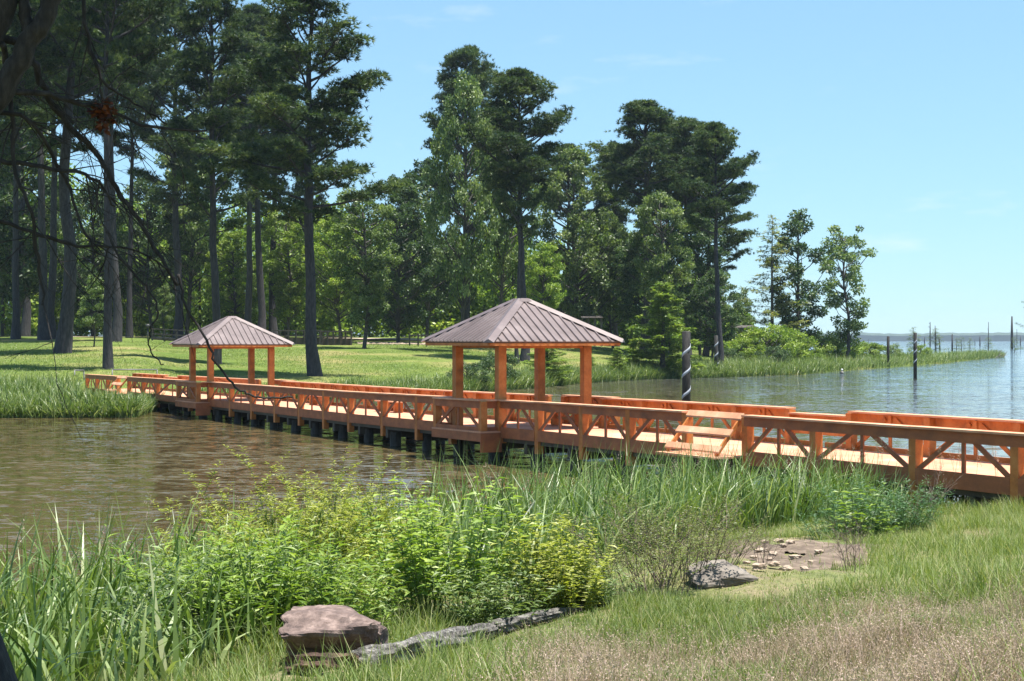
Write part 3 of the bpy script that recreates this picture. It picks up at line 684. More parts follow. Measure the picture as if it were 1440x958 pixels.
# ------------------------------------------------------------ leafy trees
broads = [broad_mesh(21, 18, 4.6, .22), broad_mesh(22, 18, 4.2, .30, nc=110), broad_mesh(23, 18, 5.0, .12, nc=150, shape='egg'), broad_mesh(24, 18, 4.0, .18, nc=115, shape='top')]
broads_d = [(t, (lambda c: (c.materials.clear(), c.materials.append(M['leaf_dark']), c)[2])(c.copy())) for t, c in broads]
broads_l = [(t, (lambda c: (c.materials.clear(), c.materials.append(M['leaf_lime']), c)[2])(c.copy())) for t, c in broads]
BG = 'leafy trees behind the lawn'
def broad(pr, px, Y, topy, label, rz=0, wx=1., name='broadleaf_tree', cat='tree', H0=18, grp=BG, z=None):
    X = (px-720)/FPX*Y; z = float(max(0, far_z(X, Y))) if z is None else z; Ht = (478-topy)/FPX*Y + EYE - z
    return plant(pr, name, (X, Y, z), Ht/H0, rz, label, cat, grp, sxy=Ht/H0*wx)
broad(broads[0], 648, 165, 108, 'tall light green leafy tree left of the larger gazebo peak', .4, .5)
broad(broads[1], 700, 175, 150, 'bright leafy tree directly above the larger gazebo peak', 1.4, .62)
broad(broads[3], 512, 165, 270, 'leafy tree with a dark trunk standing alone on the lawn between the gazebos', 2, 1.0)
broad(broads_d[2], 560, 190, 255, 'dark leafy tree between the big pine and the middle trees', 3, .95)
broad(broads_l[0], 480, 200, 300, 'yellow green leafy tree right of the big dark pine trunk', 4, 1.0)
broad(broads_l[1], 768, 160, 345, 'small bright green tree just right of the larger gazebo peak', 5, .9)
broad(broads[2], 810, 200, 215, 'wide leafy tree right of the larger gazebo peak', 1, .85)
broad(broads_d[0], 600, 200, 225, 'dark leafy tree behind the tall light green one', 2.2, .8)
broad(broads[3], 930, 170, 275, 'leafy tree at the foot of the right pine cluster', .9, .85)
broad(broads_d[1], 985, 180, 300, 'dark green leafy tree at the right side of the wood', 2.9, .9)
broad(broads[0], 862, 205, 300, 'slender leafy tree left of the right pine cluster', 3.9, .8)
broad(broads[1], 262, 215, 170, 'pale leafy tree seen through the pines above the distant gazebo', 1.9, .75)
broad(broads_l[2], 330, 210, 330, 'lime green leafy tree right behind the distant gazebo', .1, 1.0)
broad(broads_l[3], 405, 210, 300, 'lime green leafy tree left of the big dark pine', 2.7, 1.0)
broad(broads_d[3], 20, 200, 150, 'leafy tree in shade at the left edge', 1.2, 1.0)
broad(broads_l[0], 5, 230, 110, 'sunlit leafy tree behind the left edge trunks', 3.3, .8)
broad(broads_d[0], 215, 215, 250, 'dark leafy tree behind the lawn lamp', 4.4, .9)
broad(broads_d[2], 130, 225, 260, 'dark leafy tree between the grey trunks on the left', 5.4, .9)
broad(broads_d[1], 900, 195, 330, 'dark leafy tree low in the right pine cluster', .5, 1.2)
broad(broads_d[0], 1000, 172, 380, 'low dark tree beside the open crowned pine', .5, 1.1)
sap = broad_mesh(31, 8, 1.6, .3, nc=34, lpc=200, L=.22, crad=.6, tr=.08)
broad(sap, 132, 150, 392, 'young thin tree on the lawn left of the smooth grey trunk', 1, 1, H0=8, name='sapling', cat='young tree')
broad(sap, 228, 205, 405, 'young tree near the lawn fence', 2, 1, H0=8, name='sapling', cat='young tree')
# sparse trees of the point
cyp = [feathery_mesh(41, 12, 3.3, 70, dens=.7, L=.28), feathery_mesh(42, 7, 2.6, 70, 'leaf_lime', .05, dens=2.3, L=.24), feathery_mesh(43, 4, 1.0, 34, 'leaf_mid', .1, .05, 1., .16, .1)]
PT = 'trees on the grassy point'
lt = broad_mesh(51, 12, 2.3, .12, nc=62, lpc=210, L=.24, mat='leaf_dark', tr=.16, lean=.10, crad=.68, shape='egg', gap=.15)
lt2 = broad_mesh(52, 12, 2.5, .20, nc=60, lpc=200, L=.24, mat='leaf_mid', tr=.15, lean=.02, crad=.68, shape='top', gap=.22)
broad(cyp[0], 1086, 190, 303, 'sparse yellowish cypress on the grassy point', .3, 1.05, 'cypress_tree', H0=12, grp=PT)
broad(lt, 1112, 192, 303, 'dark leaning leafy tree on the grassy point, next to the sparse cypress', .2, 1.0, H0=12, grp=PT)
broad(lt2, 1188, 200, 320, 'lone leafy tree standing apart at the water end of the point', .8, .95, H0=12, grp=PT)
broad(sap, 1040, 205, 412, 'small pale tree leaning beside the picnic shelter', 2, .9, H0=8, grp=PT, name='sapling', cat='young tree')
p = broad(cyp[1], 932, 149, 398, 'bright green feathery cypress at the water edge beside the spiral striped post', .3, 1.35, 'cypress_tree', H0=7, grp=PT)
for px, Y, ty, lb in ((868, 143, 488, 'low feathery bush at the water right of the larger gazebo'), (830, 140, 498, 'smallest feathery bush at the water beside the gazebo post'), (770, 126, 462, 'feathery cypress bush seen between the larger gazebo posts'), (890, 150, 482, 'feathery bush left of the bright cypress')):
    broad(cyp[1], px, Y, ty, lb, px, 1.5, 'shoreline_bush', 'bush', 7, 'feathery bushes along the far water edge')
bush = broad_mesh(61, 3, 2.2, .05, nc=46, lpc=240, L=.16, mat='leaf_mid', tr=.05, crad=.62)
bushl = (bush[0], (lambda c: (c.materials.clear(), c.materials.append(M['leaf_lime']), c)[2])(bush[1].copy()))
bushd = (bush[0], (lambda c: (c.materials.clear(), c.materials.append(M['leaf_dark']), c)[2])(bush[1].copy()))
for i, (k, px, Y, ty, lb) in enumerate((
    (bushl, 1052, 176, 478, 'lime green bush right of the open crowned pine'), (bushl, 1080, 178, 462, 'tall rounded bush below the sparse cypress'),
    (bushl, 1103, 182, 466, 'bush below the leaning leafy tree'), (bushl, 1120, 184, 478, 'small lime bush left of the lone tree'),
    (bushd, 1090, 170, 490, 'dark low bush in the reeds below the sparse cypress'), (bushl, 1155, 200, 472, 'lime bush at the left foot of the lone tree'), (bushl, 1178, 202, 474, 'lime bush at the foot of the lone tree'),
    (bushl, 1222, 215, 484, 'low lime bush right of the lone tree'), (bush, 1205, 222, 483, 'low green bush just behind the lime one right of the lone tree'), (bushl, 1296, 245, 487, 'bush around the small cypress on the point'), (bush, 1252, 228, 487, 'low bush left of the small cypress on the point'),
    (bushd, 1024, 168, 492, 'dark rounded bush at the foot of the open crowned pine'), (bushd, 700, 118, 500, 'dark bush on the bank seen left under the larger gazebo'), (bushd, 655, 112, 512, 'dark bush on the bank behind the rail left of the larger gazebo'))):
    broad(k, px, Y, ty, lb, i*1.3, 1.2, 'bush', 'bush', 3, 'bushes on the far bank')
broad(cyp[2], 1285, 240, 460, 'small young cypress on the end of the grassy point', .3, 1.3, 'cypress_tree', 'young tree', 4, PT)
for i, (px, Y, ty, lb) in enumerate(((1262, 232, 482, 'tiny cypress left of the small one on the point'), (1316, 420, 462, 'thin young cypress in the open water beside the tall snag'), (1352, 520, 474, 'short cypress tuft in the open water'), (1345, 530, 475, 'darker short cypress tuft in the open water'), (1364, 560, 475, 'tiny cypress tuft farthest out in the water'), (1390, 430, 475, 'cypress tuft round the thin snag near the right edge'), (1427, 480, 474, 'cypress tuft beside the thick snag at the right edge'))):
    broad(cyp[2], px, Y, ty, lb, i, 1.8, 'cypress_tree', 'young tree', 4, 'small cypresses standing in the lake', z=-.2 if Y > 300 else None)
edge = feathery_mesh(45, 12, 4.5, 30, 'leaf_mid', .1, .12, .8, .2, .2)
broad(edge, 1452, 300, 350, 'dark boughs of a cypress reaching in at the right edge', .3, .5, 'cypress_tree', H0=12, grp=PT, z=-.2)

# far wood behind the lawn: one mass
def far_wood():
    rs = np.random.RandomState(77); Vs, Fs, Ts = [], [], []; tk = MB(); off = 0
    for row, (Y0, n) in enumerate(((232, 26), (262, 30), (300, 34))):
        for i in range(n):
            px = -220 + (1270)*(i+rs.rand()*.8)/n; Y = Y0 + rs.uniform(-12, 12); X = (px-720)/FPX*Y; z = float(max(far_z(X, Y), 0))
            if z < .4: continue
            H = np.interp(px, [0, 500, 700, 860, 960, 1040], [24, 19, 19, 18, 13, 7])*rs.uniform(.75, 1.1); cr = H*.27
            tk.tube([(X, Y, z-.5), (X, Y, z+H*.8)], [.28, .08], 6, False)
            parts = []
            for j in range(40):
                g = (j+.5)/40; a = j*2.4; r = cr*math.sin(PI*min(1, g*.85+.13))**.6*rs.uniform(.3, 1.05)**.6
                c = np.array([X+math.cos(a)*r, Y+math.sin(a)*r, z+H*(.10+.88*g)])
                parts.append(leaf_blob(rs, 110, c, cr*.34*rs.uniform(.7, 1.3), .55, .4, t0=.40+rs.normal(0, .1), tv=.18, flat=.65, shell=.45))
            for j in range(9):
                c = np.array([X+rs.uniform(-5, 5), Y+rs.uniform(-4, 4), z+rs.uniform(.3, 3.2)])
                parts.append(leaf_blob(rs, 90, c, rs.uniform(1.2, 2.2), .5, .36, t0=.42+rs.normal(0, .12), tv=.18, flat=.7, shell=.45))
            P, D, S_, LL, WW, TT = [np.concatenate([p[k] for p in parts]) for k in range(6)]
            V, F, T = quads_from(P, D, S_, LL, WW, TT); Vs.append(V); Fs.append(F+off); Ts.append(T); off += len(V)
    o = link('distant_wood', fast_mesh('distant_wood', np.concatenate(Vs), np.concatenate(Fs), M['leaf_lime'], np.concatenate(Ts)))
    tag(o, 'mass of woodland leaves behind the lawn', 'wood', kind='stuff')
    o2 = tk.build('woodland_trunks', M['bark_grey'], None, True); tag(o2, 'trunks within the woodland behind the lawn', 'wood', kind='stuff')
far_wood()

# ------------------------------------------------------------ blades of grass and reeds
def blades(rs, base, h, wd, leanmax=.5, segs=4, t0=.4, tv=.2, wind=(0, 0), droop=.6):
    n = len(base); az = rs.uniform(0, 2*PI, n); d = np.stack([np.cos(az), np.sin(az), np.zeros(n)], 1); ln = rs.uniform(.05, leanmax, n)[:, None]
    sd_ = np.stack([-np.sin(az+rs.uniform(-.9, .9, n)), np.cos(az+rs.uniform(-.9, .9, n)), np.zeros(n)], 1)
    V = []
    dr = (rs.rand(n)**1.5*droop)[:, None]
    for i in range(segs+1):
        f = i/segs; z = h[:, None]*(f - dr*f**3*.55); off = d*(h[:, None]*(ln*f + dr*f**2.2*.75)) + np.array([wind[0], wind[1], 0])*h[:, None]*f**1.5
        c = base+off; c = c + np.array([0, 0, 1])*z
        wf = (1-f**1.6)*(.55+.9*min(f*3, .5)); ww = wd[:, None]*wf*.5
        if i < segs: V += [c-sd_*ww, c+sd_*ww]
        else: V += [c]
    k = 2*segs+1; V = np.stack(V, 1).reshape(-1, 3); b = (np.arange(n)*k)[:, None]
    Q = np.concatenate([b+np.array([[2*i, 2*i+1, 2*i+3, 2*i+2]]) for i in range(segs-1)], 0); T = b+np.array([[2*segs-2, 2*segs-1, 2*segs]])
    return V, Q, T, np.repeat(np.clip(rs.normal(t0, tv, n), 0, 1), k)
def grass_obj(name, sets, mat, label, cat='grass', kind='stuff'):
    Vs, Qs, Ts, Ti = [], [], [], []; off = 0
    for V, Q, T, ti in sets:
        Vs.append(V); Qs.append(Q+off); Ts.append(T+off); Ti.append(ti); off += len(V)
    o = link(name, fast_mesh(name, np.concatenate(Vs), [np.concatenate(Qs), np.concatenate(Ts)], mat, np.concatenate(Ti)))
    return tag(o, label, cat, kind=kind)
def scatter(rs, n, x0, x1, y0, y1, zf, keep=None):
    X = rs.uniform(x0, x1, n); Y = rs.uniform(y0, y1, n)
    if keep is not None: m = keep(X, Y); X, Y = X[m], Y[m]
    return np.stack([X, Y, zf(X, Y)], 1)
def in_view(X, Y, m=.02): return (np.abs(X) < Y*(720/FPX+m+.10)+1.6)
def shore_d(X, Y): return interp(X, XS, YS)-Y      # distance in front of the near waterline (positive on land)
def patch(X, Y, f=.8, s=0): return (np.sin(X*f*1.3+s)+np.sin(Y*f*1.1+s*2)+np.sin((X+Y)*f*.7+s*3)+np.sin((X*1.7-Y)*f*1.9+s))/4
rs = np.random.RandomState(100)
PXF = lambda X, Y: 720+FPX*X/Y
# reed bed at the near waterline
def k_reed(X, Y):
    d = shore_d(X, Y); p = PXF(X, Y)
    top = interp(p, [-50, 250, 420, 520, 640, 800, 900, 1000, 1160, 1260, 1340], [12, 11.5, 9.5, 4, 7, 8, 7, 4.5, 3.6, 2.4, .2])
    return (d > -1.1) & (d < top) & in_view(X, Y, .03) & (rs.rand(len(X)) < (.45+.6*np.clip(patch(X, Y, 1.7)+.4, 0, 1))*interp(p, [0, 380, 480], [.5, .55, .72]))
b = scatter(rs, 124000, -11, 14, 7.5, 35.5, near_z, k_reed); px = PXF(b[:,0], b[:,1])
hh = rs.uniform(.5, 1.3, len(b))*interp(px, [0, 300, 480, 640, 800, 960, 1150, 1300], [1.25, 1.3, 1.3, 1.55, 1.5, 1.4, 1.3, .7])*interp(shore_d(b[:,0], b[:,1]), [-1, 2, 5, 12], [1.1, 1.1, .85, .6])
reedA = blades(rs, b, hh, rs.uniform(.018, .038, len(b))*interp(px, [0, 350, 600, 1200], [1.35, 1.3, 1.15, 1.2]), .42, 5, .42, .24, (.05, 0), .95)
print('reeds', len(b))
grass_obj('reed_bed', [reedA], M['reed'], 'tall green reeds and grasses along the near waterline', 'reeds')
# seed heads
def seedheads(n, keep, zf, hr, name, label, x=( -8, 11), y=(9, 33)):
    b = scatter(rs, n, x[0], x[1], y[0], y[1], zf, keep); Vs = []; P = []
    tk = MB(); parts = []
    for q in b:
        h = rs.uniform(*hr); a = rs.uniform(0, 6.3); l = rs.uniform(.05, .3); t = Vector(q)+Vector((math.cos(a)*l, math.sin(a)*l, h)); tk.tube([q, Vector(q).lerp(t, .5)+Vector((0,0,.06)), t], [.004, .0035, .002], 3, False)
        m = 60; f = rs.rand(m); c = np.array(t)[None]-np.outer(f*.28, [math.cos(a)*.2, math.sin(a)*.2, 1.]) + rs.normal(0, 1, (m, 3))*np.array([.035, .035, .01])*(.3+f)[:, None]
        parts.append((c, unit(rnd_dirs(rs, m)+np.array([0,0,-.5])), rnd_dirs(rs, m), rs.uniform(.012, .03, m), rs.uniform(.005, .01, m), np.clip(rs.normal(.75, .15, m), 0, 1)))
    P, D, S_, LL, WW, TT = [np.concatenate([p[k] for p in parts]) for k in range(6)]
    V, F, T = quads_from(P, D, S_, LL, WW, TT)
    tag(link(name, fast_mesh(name, V, F, M['dryblade'], T)), label, 'grass', kind='stuff')
    tag(tk.build('grass_stems', M['stem_green'], None), 'thin stems carrying the seed heads', 'grass', kind='stuff')
seedheads(900, lambda X, Y: (shore_d(X, Y) > -.8) & (shore_d(X, Y) < 3.5) & in_view(X, Y), near_z, (1.0, 1.55), 'seed_heads', 'drooping straw coloured seed heads above the reeds')
# lower green grass on the bank
def cut2(b):
    f = np.ones(len(b))
    for (qx, qy, w_, dpt) in [(468, 932, .55, 1.3), (1012, 822, .42, 1.8), (1110, 800, 1.0, 2.5)]+[(x, y, .22, 1.0) for x, y in LOGP[1:]]:
        q = near_hit(qx, qy); dx = np.abs(b[:,0]-q.x*b[:,1]/q.y); f = np.where((dx < w_) & (b[:,1] < q.y+.1) & (b[:,1] > q.y-dpt), .3, f)
    return f
LOGP = [(402, 948), (440, 950), (500, 946), (560, 937), (620, 920), (690, 900), (760, 880), (822, 862)]
def clear_of_log(X, Y):
    m = np.ones(len(X), bool)
    P = [near_hit(*q) for q in LOGP]
    for a, b_ in zip(P, P[1:]):
        for f in np.linspace(0, 1, 8): q = a.lerp(b_, f); m &= ((X-q.x)**2+(Y-q.y+.06)**2) > .15**2
    q = near_hit(468, 932); m &= (((X-q.x)/.46)**2+((Y-q.y-.1)/.42)**2) > 1
    q = near_hit(1012, 822); m &= (((X-q.x)/.36)**2+((Y-q.y-.0)/.34)**2) > 1
    return m
def k_bank(X, Y):
    d = shore_d(X, Y); r = d/interp(X, XS, YS); p = PXF(X, Y); gy_ = 478+FPX*(EYE-near_z(X, Y))/Y
    dry = interp(p, [500, 620, 760, 900, 1000, 1100, 1250, 1350, 1440], [1150, 1000, 935, 918, 908, 894, 866, 842, 820])
    dirt = (((p-1120)/95)**2 + ((gy_-782)/24)**2 < 1)
    return (d > .3) & clear_of_log(X, Y) & in_view(X, Y, .03) & (rs.rand(len(X)) > np.clip((gy_-dry+25*patch(X, Y, 3))/90, 0, .75)) & (~dirt | (rs.rand(len(X)) < .06))
b = scatter(rs, 345000, -8.5, 16, 6, 34, near_z, k_bank); bank_b = b; px = PXF(b[:,0], b[:,1]); pt = patch(b[:,0], b[:,1], 1.1, 2)
hh = rs.uniform(.05, .19, len(b))*(1+.5*pt)*interp(px, [0, 500, 800, 1000, 1200, 1440], [2.4, 2.0, .75, .5, .95, 1.9])*cut2(b)
print('bank', len(b))
grass_obj('bank_grass', [blades(rs, b, hh, rs.uniform(.006, .011, len(b)), .8, 3, .56, .24, (0, 0), .5)], M['grassblade'], 'short green grass on the near bank')
def k_dry(X, Y):
    d = shore_d(X, Y); p = PXF(X, Y); gy_ = 478+FPX*(EYE-near_z(X, Y))/Y
    dry = interp(p, [500, 620, 760, 900, 1000, 1100, 1250, 1350, 1440], [1150, 1000, 935, 918, 908, 894, 866, 842, 820])
    return in_view(X, Y, .03) & clear_of_log(X, Y) & (rs.rand(len(X)) < np.clip((gy_-dry+25+30*patch(X, Y, 3))/120, .0, 1)) & (gy_ < 1010) & (rs.rand(len(X)) < .62+1.0*patch(X, Y, 2.2, 1))
def k_dry2(X, Y): return in_view(X, Y, .03) & clear_of_log(X, Y) & (rs.rand(len(X)) < .5-.9*patch(X, Y, 2.2, 1))
def frontcut(b):
    f = np.ones(len(b))
    for (qx, qy, w_, dpt) in [(468, 932, .55, 1.3), (1012, 822, .42, 1.6)]+[(x, y, .22, 1.0) for x, y in LOGP[1:]]:
        q = near_hit(qx, qy); dx = np.abs(b[:,0]-q.x*b[:,1]/q.y); inn = (dx < w_) & (b[:,1] < q.y+.1) & (b[:,1] > q.y-dpt); f = np.where(inn, .28, f)
    return f
b = scatter(rs, 275000, -2, 8.5, 6.2, 15, near_z, k_dry); print('dry', len(b))
hh = frontcut(b)*rs.uniform(.05, .21, len(b))*(1+.45*patch(b[:,0], b[:,1], 2.2, 1))
dry = blades(rs, b, hh, rs.uniform(.003, .007, len(b)), .8, 3, .40, .22, (0, 0), .3)
b4 = scatter(rs, 80000, -2.2, 8.5, 6.2, 15, near_z, k_dry); b4 = b4[rs.rand(len(b4)) < .6]; tall = blades(rs, b4, frontcut(b4)*rs.uniform(.12, .34, len(b4)), rs.uniform(.003, .0055, len(b4)), .7, 4, .5, .22, (0, 0), .6)
grass_obj('dry_grass', [dry, tall], M['dryblade'], 'pinkish dry grass in the foreground')
i = rs.choice(len(b), min(len(b), 19000), False); c = b[i]; hh2 = hh[i]
parts = []
for k in range(8):
    n = len(c); P = c+np.stack([rs.normal(0, .028, n), rs.normal(0, .028, n), hh2*rs.uniform(.75, 1.2, n)], 1)
    parts.append((P, rnd_dirs(rs, n), rnd_dirs(rs, n), rs.uniform(.008, .018, n), rs.uniform(.004, .008, n), np.clip(rs.normal(.58, .2, n), 0, 1)))
P, D, S_, LL, WW, TT = [np.concatenate([p[k] for p in parts]) for k in range(6)]
V, F, T = quads_from(P, D, S_, LL, WW, TT)
tag(link('dry_seed_heads', fast_mesh('dry_seed_heads', V, F, M['dryblade'], T)), 'tiny pink seed heads of the dry foreground grass', 'grass', kind='stuff')
b = scatter(rs, 170000, -2.2, 8.5, 6.2, 15, near_z, k_dry2)
grass_obj('green_undergrowth', [blades(rs, b, frontcut(b)*rs.uniform(.05, .20, len(b)), rs.uniform(.005, .009, len(b)), .8, 3, .5, .25)], M['grassblade'], 'low green grass growing through the dry grass')
# reeds on the far banks
def far_reeds():
    sets = []
    X = []; 
    n = 110000; k = rs.uniform((-60-720)/FPX, (1412-720)/FPX, n); yf = interp(k, KF, YF); p = k*FPX+720
    depth = interp(p, [-60, 0, 150, 212, 230, 260, 430, 560, 640, 700, 860, 960, 1060, 1150, 1300, 1400], [16, 15, 11, 9, 2, 3, 3.5, 5, 5, 6, 6, 9, 12, 24, 45, 10])
    Y = yf + rs.rand(n)**1.2*depth - .6; m = rs.rand(n) < interp(p, [0, 212, 225, 640, 1000, 1412], [1, 1, .5, .6, .9, 1]); k, Y, p, yf = k[m], Y[m], p[m], yf[m]
    X = k*Y; z = np.maximum(far_z(X, Y), -.15); n = len(X)
    h = rs.uniform(.45, 1.1, n)*interp(p, [0, 150, 200, 230, 600, 700, 900, 1100, 1412], [1.05, 1.25, 1.05, .8, .9, 1.3, 1.3, 1.5, 1.6])*(1+.35*patch(X, Y, 1.3))*np.where((p > 108) & (p < 240) & (Y > yf+5), .4, 1)
    print('far reeds', n)
    grass_obj('far_reed_bed', [blades(rs, np.stack([X, Y, z], 1), h, rs.uniform(.04, .08, n), .6, 3, .5, .26, (0, 0), 1.0)], M['reed'], 'reeds fringing the far bank and the grassy point', 'reeds')
far_reeds()
# tufts over the far lawn for a soft surface
n = 150000; k = rs.uniform(-.36, .16, n); Y = interp(k, KF, YF)+rs.uniform(1, 95, n)**1.0; X = k*Y
grass_obj('lawn_grass', [blades(rs, np.stack([X, Y, far_z(X, Y)], 1), rs.uniform(.05, .16, n), rs.uniform(.03, .06, n), .9, 2, .5, .25)], M['grassblade'], 'short mown grass of the far lawn')

# ------------------------------------------------------------ foreground plants, one by one
def weed(seed, n_st, h, spread, L, Wd, lps, mat='leaf_mid', up=.5, stemr=.005, curve=.35, branch=0, t0=.45, pairs=False, start=.2, droop=.2, stemmat='stem_green'):
    rs = np.random.RandomState(seed); tk = MB(); parts = []
    def stem(p0, d, l, r, lvl):
        pts = [p0]; q = p0.copy(); dd = d.copy(); ns = 6
        for i in range(ns):
            dd = (dd + Vector((rs.normal(0,.10), rs.normal(0,.10), .02)) + Vector((dd.x, dd.y, 0))*curve*.25).normalized(); q = q+dd*(l/ns); pts.append(q.copy())
        tk.tube(pts, [r*(1-i/(ns+1.)) for i in range(ns+1)], 4, False)
        m = int(lps*l/h*(1 if lvl == 0 else .9))+2; f = start+(1-start)*np.sort(rs.rand(m)); f[-1] = 1
        A = np.array([tuple(p) for p in pts]); P = np.stack([np.interp(f*ns, np.arange(ns+1), A[:, j]) for j in range(3)], 1)
        az = np.arange(m)*2.4+rs.uniform(0, 6)+rs.normal(0, .3, m); dn = np.array(dd)
        D = unit(np.stack([np.cos(az), np.sin(az), np.full(m, up)-droop*rs.rand(m)], 1)); S_ = unit(np.cross(D, np.array([0,0,1.])+rnd_dirs(rs, m)*.35))
        ll = L*rs.uniform(.55, 1.2, m)*(1.1-.45*f); parts.append((P, D, S_, ll, Wd*ll/L, np.clip(rs.normal(t0, .16, m)+.18*(f-.5), 0, 1)))
        if lvl < branch:
            for j in range(rs.randint(3, 6)):
                g = rs.uniform(.25, .9); i = int(g*ns); a = rs.uniform(0, 6.3); stem(pts[i], (dd*.7+Vector((math.cos(a), math.sin(a), .25))*.7).normalized(), l*(1-g)*.75+.12*l, r*.55, lvl+1)
    for s in range(n_st):
        a = rs.uniform(0, 6.3); rr_ = spread*rs.rand()**.6; p = Vector((math.cos(a)*rr_*.45, math.sin(a)*rr_*.45, -.03)); d = Vector((math.cos(a)*rr_*.75/h, math.sin(a)*rr_*.75/h, 1)).normalized()
        stem(p, d, h*rs.uniform(.65, 1.08), stemr, 0)
    P, D, S_, LL, WW, TT = [np.concatenate([p[k] for p in parts]) for k in range(6)]
    # folded leaves: base, two sides dropped, tip drooping
    n = len(P); N = unit(np.cross(S_, D)); L_ = LL[:, None]; W_ = WW[:, None]
    v = np.stack([P, P+D*L_*.4+S_*W_*.5+N*W_*.18, P+D*L_*.45-N*L_*.03, P+D*L_*.4-S_*W_*.5+N*W_*.18, P+D*L_-N*L_*.16], 1).reshape(-1, 3)
    b = (np.arange(n)*5)[:, None]; F = np.concatenate([b+np.array([[0,1,2]]), b+np.array([[0,2,3]]), b+np.array([[1,4,2]]), b+np.array([[2,4,3]])])
    return tk.mesh('stem', M[stemmat]), fast_mesh('leaves', v, F, M[mat], np.repeat(TT, 5))
def put(pr, name, px, py, label, cat, group=None, s=1., rz=0, sxy=None, dzz=0):
    p = near_hit(px, py); p = Vector((p.x, p.y, max(p.z, -.05)+dzz)); return plant(pr, name, p, s, rz, label, cat, group, sxy, ('stems', 'foliage'))
feath = [weed(201, 40, 1.5, .95, .075, .020, 120, 'feather', .5, .006, .4, 1, .5, start=.15), weed(202, 32, 1.2, .8, .075, .020, 110, 'feather', .5, .006, .4, 1, .45, start=.15)]
lance = [weed(203, 64, .85, .75, .14, .034, 26, 'leaf_lime', .55, .005, .3, 0, .4, start=.15), weed(204, 50, .7, .6, .13, .034, 26, 'leaf_mid', .5, .005, .3, 0, .5, start=.15)]
bigl = [weed(205, 26, 1.35, .6, .20, .075, 26, 'leaf_lime', .25, .008, .25, 0, .5, start=.3), weed(206, 46, .75, .5, .11, .042, 30, 'feather', .45, .005, .3, 0, .5, start=.2)]
twiggy = weed(207, 26, 1.15, .95, .045, .022, 26, 'twigleaf', .5, .006, .3, 2, .4, start=.3, stemmat='twig')
blueb = [weed(208, 60, .75, .8, .11, .018, 36, 'leaf_blue', .6, .005, .3, 0, .45, start=.1), weed(209, 10, .7, .3, .17, .07, 14, 'leaf_lime', .3, .007, .2, 0, .4, start=.25)]
small = weed(210, 7, .30, .10, .07, .02, 10, 'leaf_mid', .6, .003)
deadt = weed(211, 8, .8, .3, .02, .004, 6, 'twigleaf', .5, .005, .3, 2, .9, stemmat='twig')
def Yput(pr, name, px, Y, label, cat, group=None, s=1., rz=0, sxy=None):
    X = (px-720)/FPX*Y; p = Vector((X, Y, max(float(near_z(X, Y)), -.05))); return plant(pr, name, p, s, rz, label, cat, group, sxy, ('stems', 'foliage'))
SG = 'feathery shrubs in the near waterside thicket'
Yput(feath[0], 'feathery_shrub', 425, 17.5, 'largest yellow green feathery shrub, rising left of centre against the brown water', 'shrub', SG, 1.28, 0)
Yput(feath[1], 'feathery_shrub', 505, 17.0, 'feathery yellow green shrub right of the largest one', 'shrub', SG, 1.1, 1)
Yput(feath[1], 'feathery_shrub', 350, 17.2, 'feathery yellow green shrub left of the largest one', 'shrub', SG, 1.3, 2)
Yput(feath[1], 'feathery_shrub', 470, 14.2, 'low feathery shrub just above the red brown rock', 'shrub', SG, .62, 3)
LG = 'leafy weeds in the near waterside thicket'
for i, (k, px, Y, s, lb) in enumerate((
    (lance[1], 265, 13.0, 1.4, 'dark leafy weed clump among the left reeds'), (lance[0], 330, 13.2, 1.4, 'bright lance leaved weed left of the red brown rock'), (lance[0], 400, 12.9, 1.25, 'lime lance leaved weed touching the back left of the red brown rock'),
    (lance[1], 380, 15.5, 1.4, 'leafy weed behind the lime one at the rock'), (lance[1], 300, 15.0, 1.35, 'leafy weed clump in front of the left feathery shrub'), (lance[0], 455, 13.3, 1.0, 'yellowish weed right above the red brown rock'),
    (lance[1], 215, 12.0, .8, 'shaded low weed among the left reeds'), (lance[0], 520, 15.6, 1.0, 'lime weed beside the low feathery shrub'),
    (lance[1], 700, 14.0, 1.0, 'green weed right of the big leaved weed'), (lance[1], 840, 14.6, .7, 'green weed left of the brown twiggy bush'))):
    Yput(k, 'leafy_weed', px, Y, lb, 'weed', LG, s, i*1.1)
Yput(bigl[0], 'big_leaved_weed', 625, 14.6, 'tall weed with big drooping leaves right of the red brown rock', 'weed', None, 1.02, .5)
Yput(bigl[0], 'big_leaved_weed', 592, 15.4, 'second big leaved weed, just left of the tallest', 'weed', None, .9, 2.5)
Yput(bigl[1], 'yellow_leafy_bush', 765, 14.8, 'yellow green leafy bush in the middle foreground', 'bush', None, 1.2, .2)
Yput(bigl[1], 'yellow_leafy_bush', 800, 14.3, 'smaller yellow green bush, right of the middle one', 'bush', None, .9, 1.2)
Yput(twiggy, 'twiggy_bush', 915, 16.0, 'brownish twiggy bush above the grey slab rock', 'bush', None, 1.0, 0)
Yput(twiggy, 'twiggy_bush', 965, 17.2, 'smaller twiggy bush right of the brownish one', 'bush', None, 1.05, 2)
Yput(twiggy, 'twiggy_bush', 1010, 18.5, 'sparse twiggy bush left of the stony dirt', 'bush', None, .6, 3)
Yput(blueb[0], 'bluish_shrub', 1225, 24.0, 'bluish green fine leaved shrub in front of the right boardwalk railing', 'shrub', None, 1.3, 0)
Yput(blueb[0], 'bluish_shrub', 1270, 24.4, 'lower bluish green shrub at the right end of the reeds', 'shrub', None, 1.1, 2)
Yput(blueb[0], 'bluish_shrub', 1180, 23.8, 'bluish green shrub at the left of its kind', 'shrub', None, 1.1, 3)
Yput(blueb[1], 'big_leaved_plant', 1192, 22.6, 'lime big leaved plant standing up in the bluish shrubs', 'weed', None, 1.3, 1)
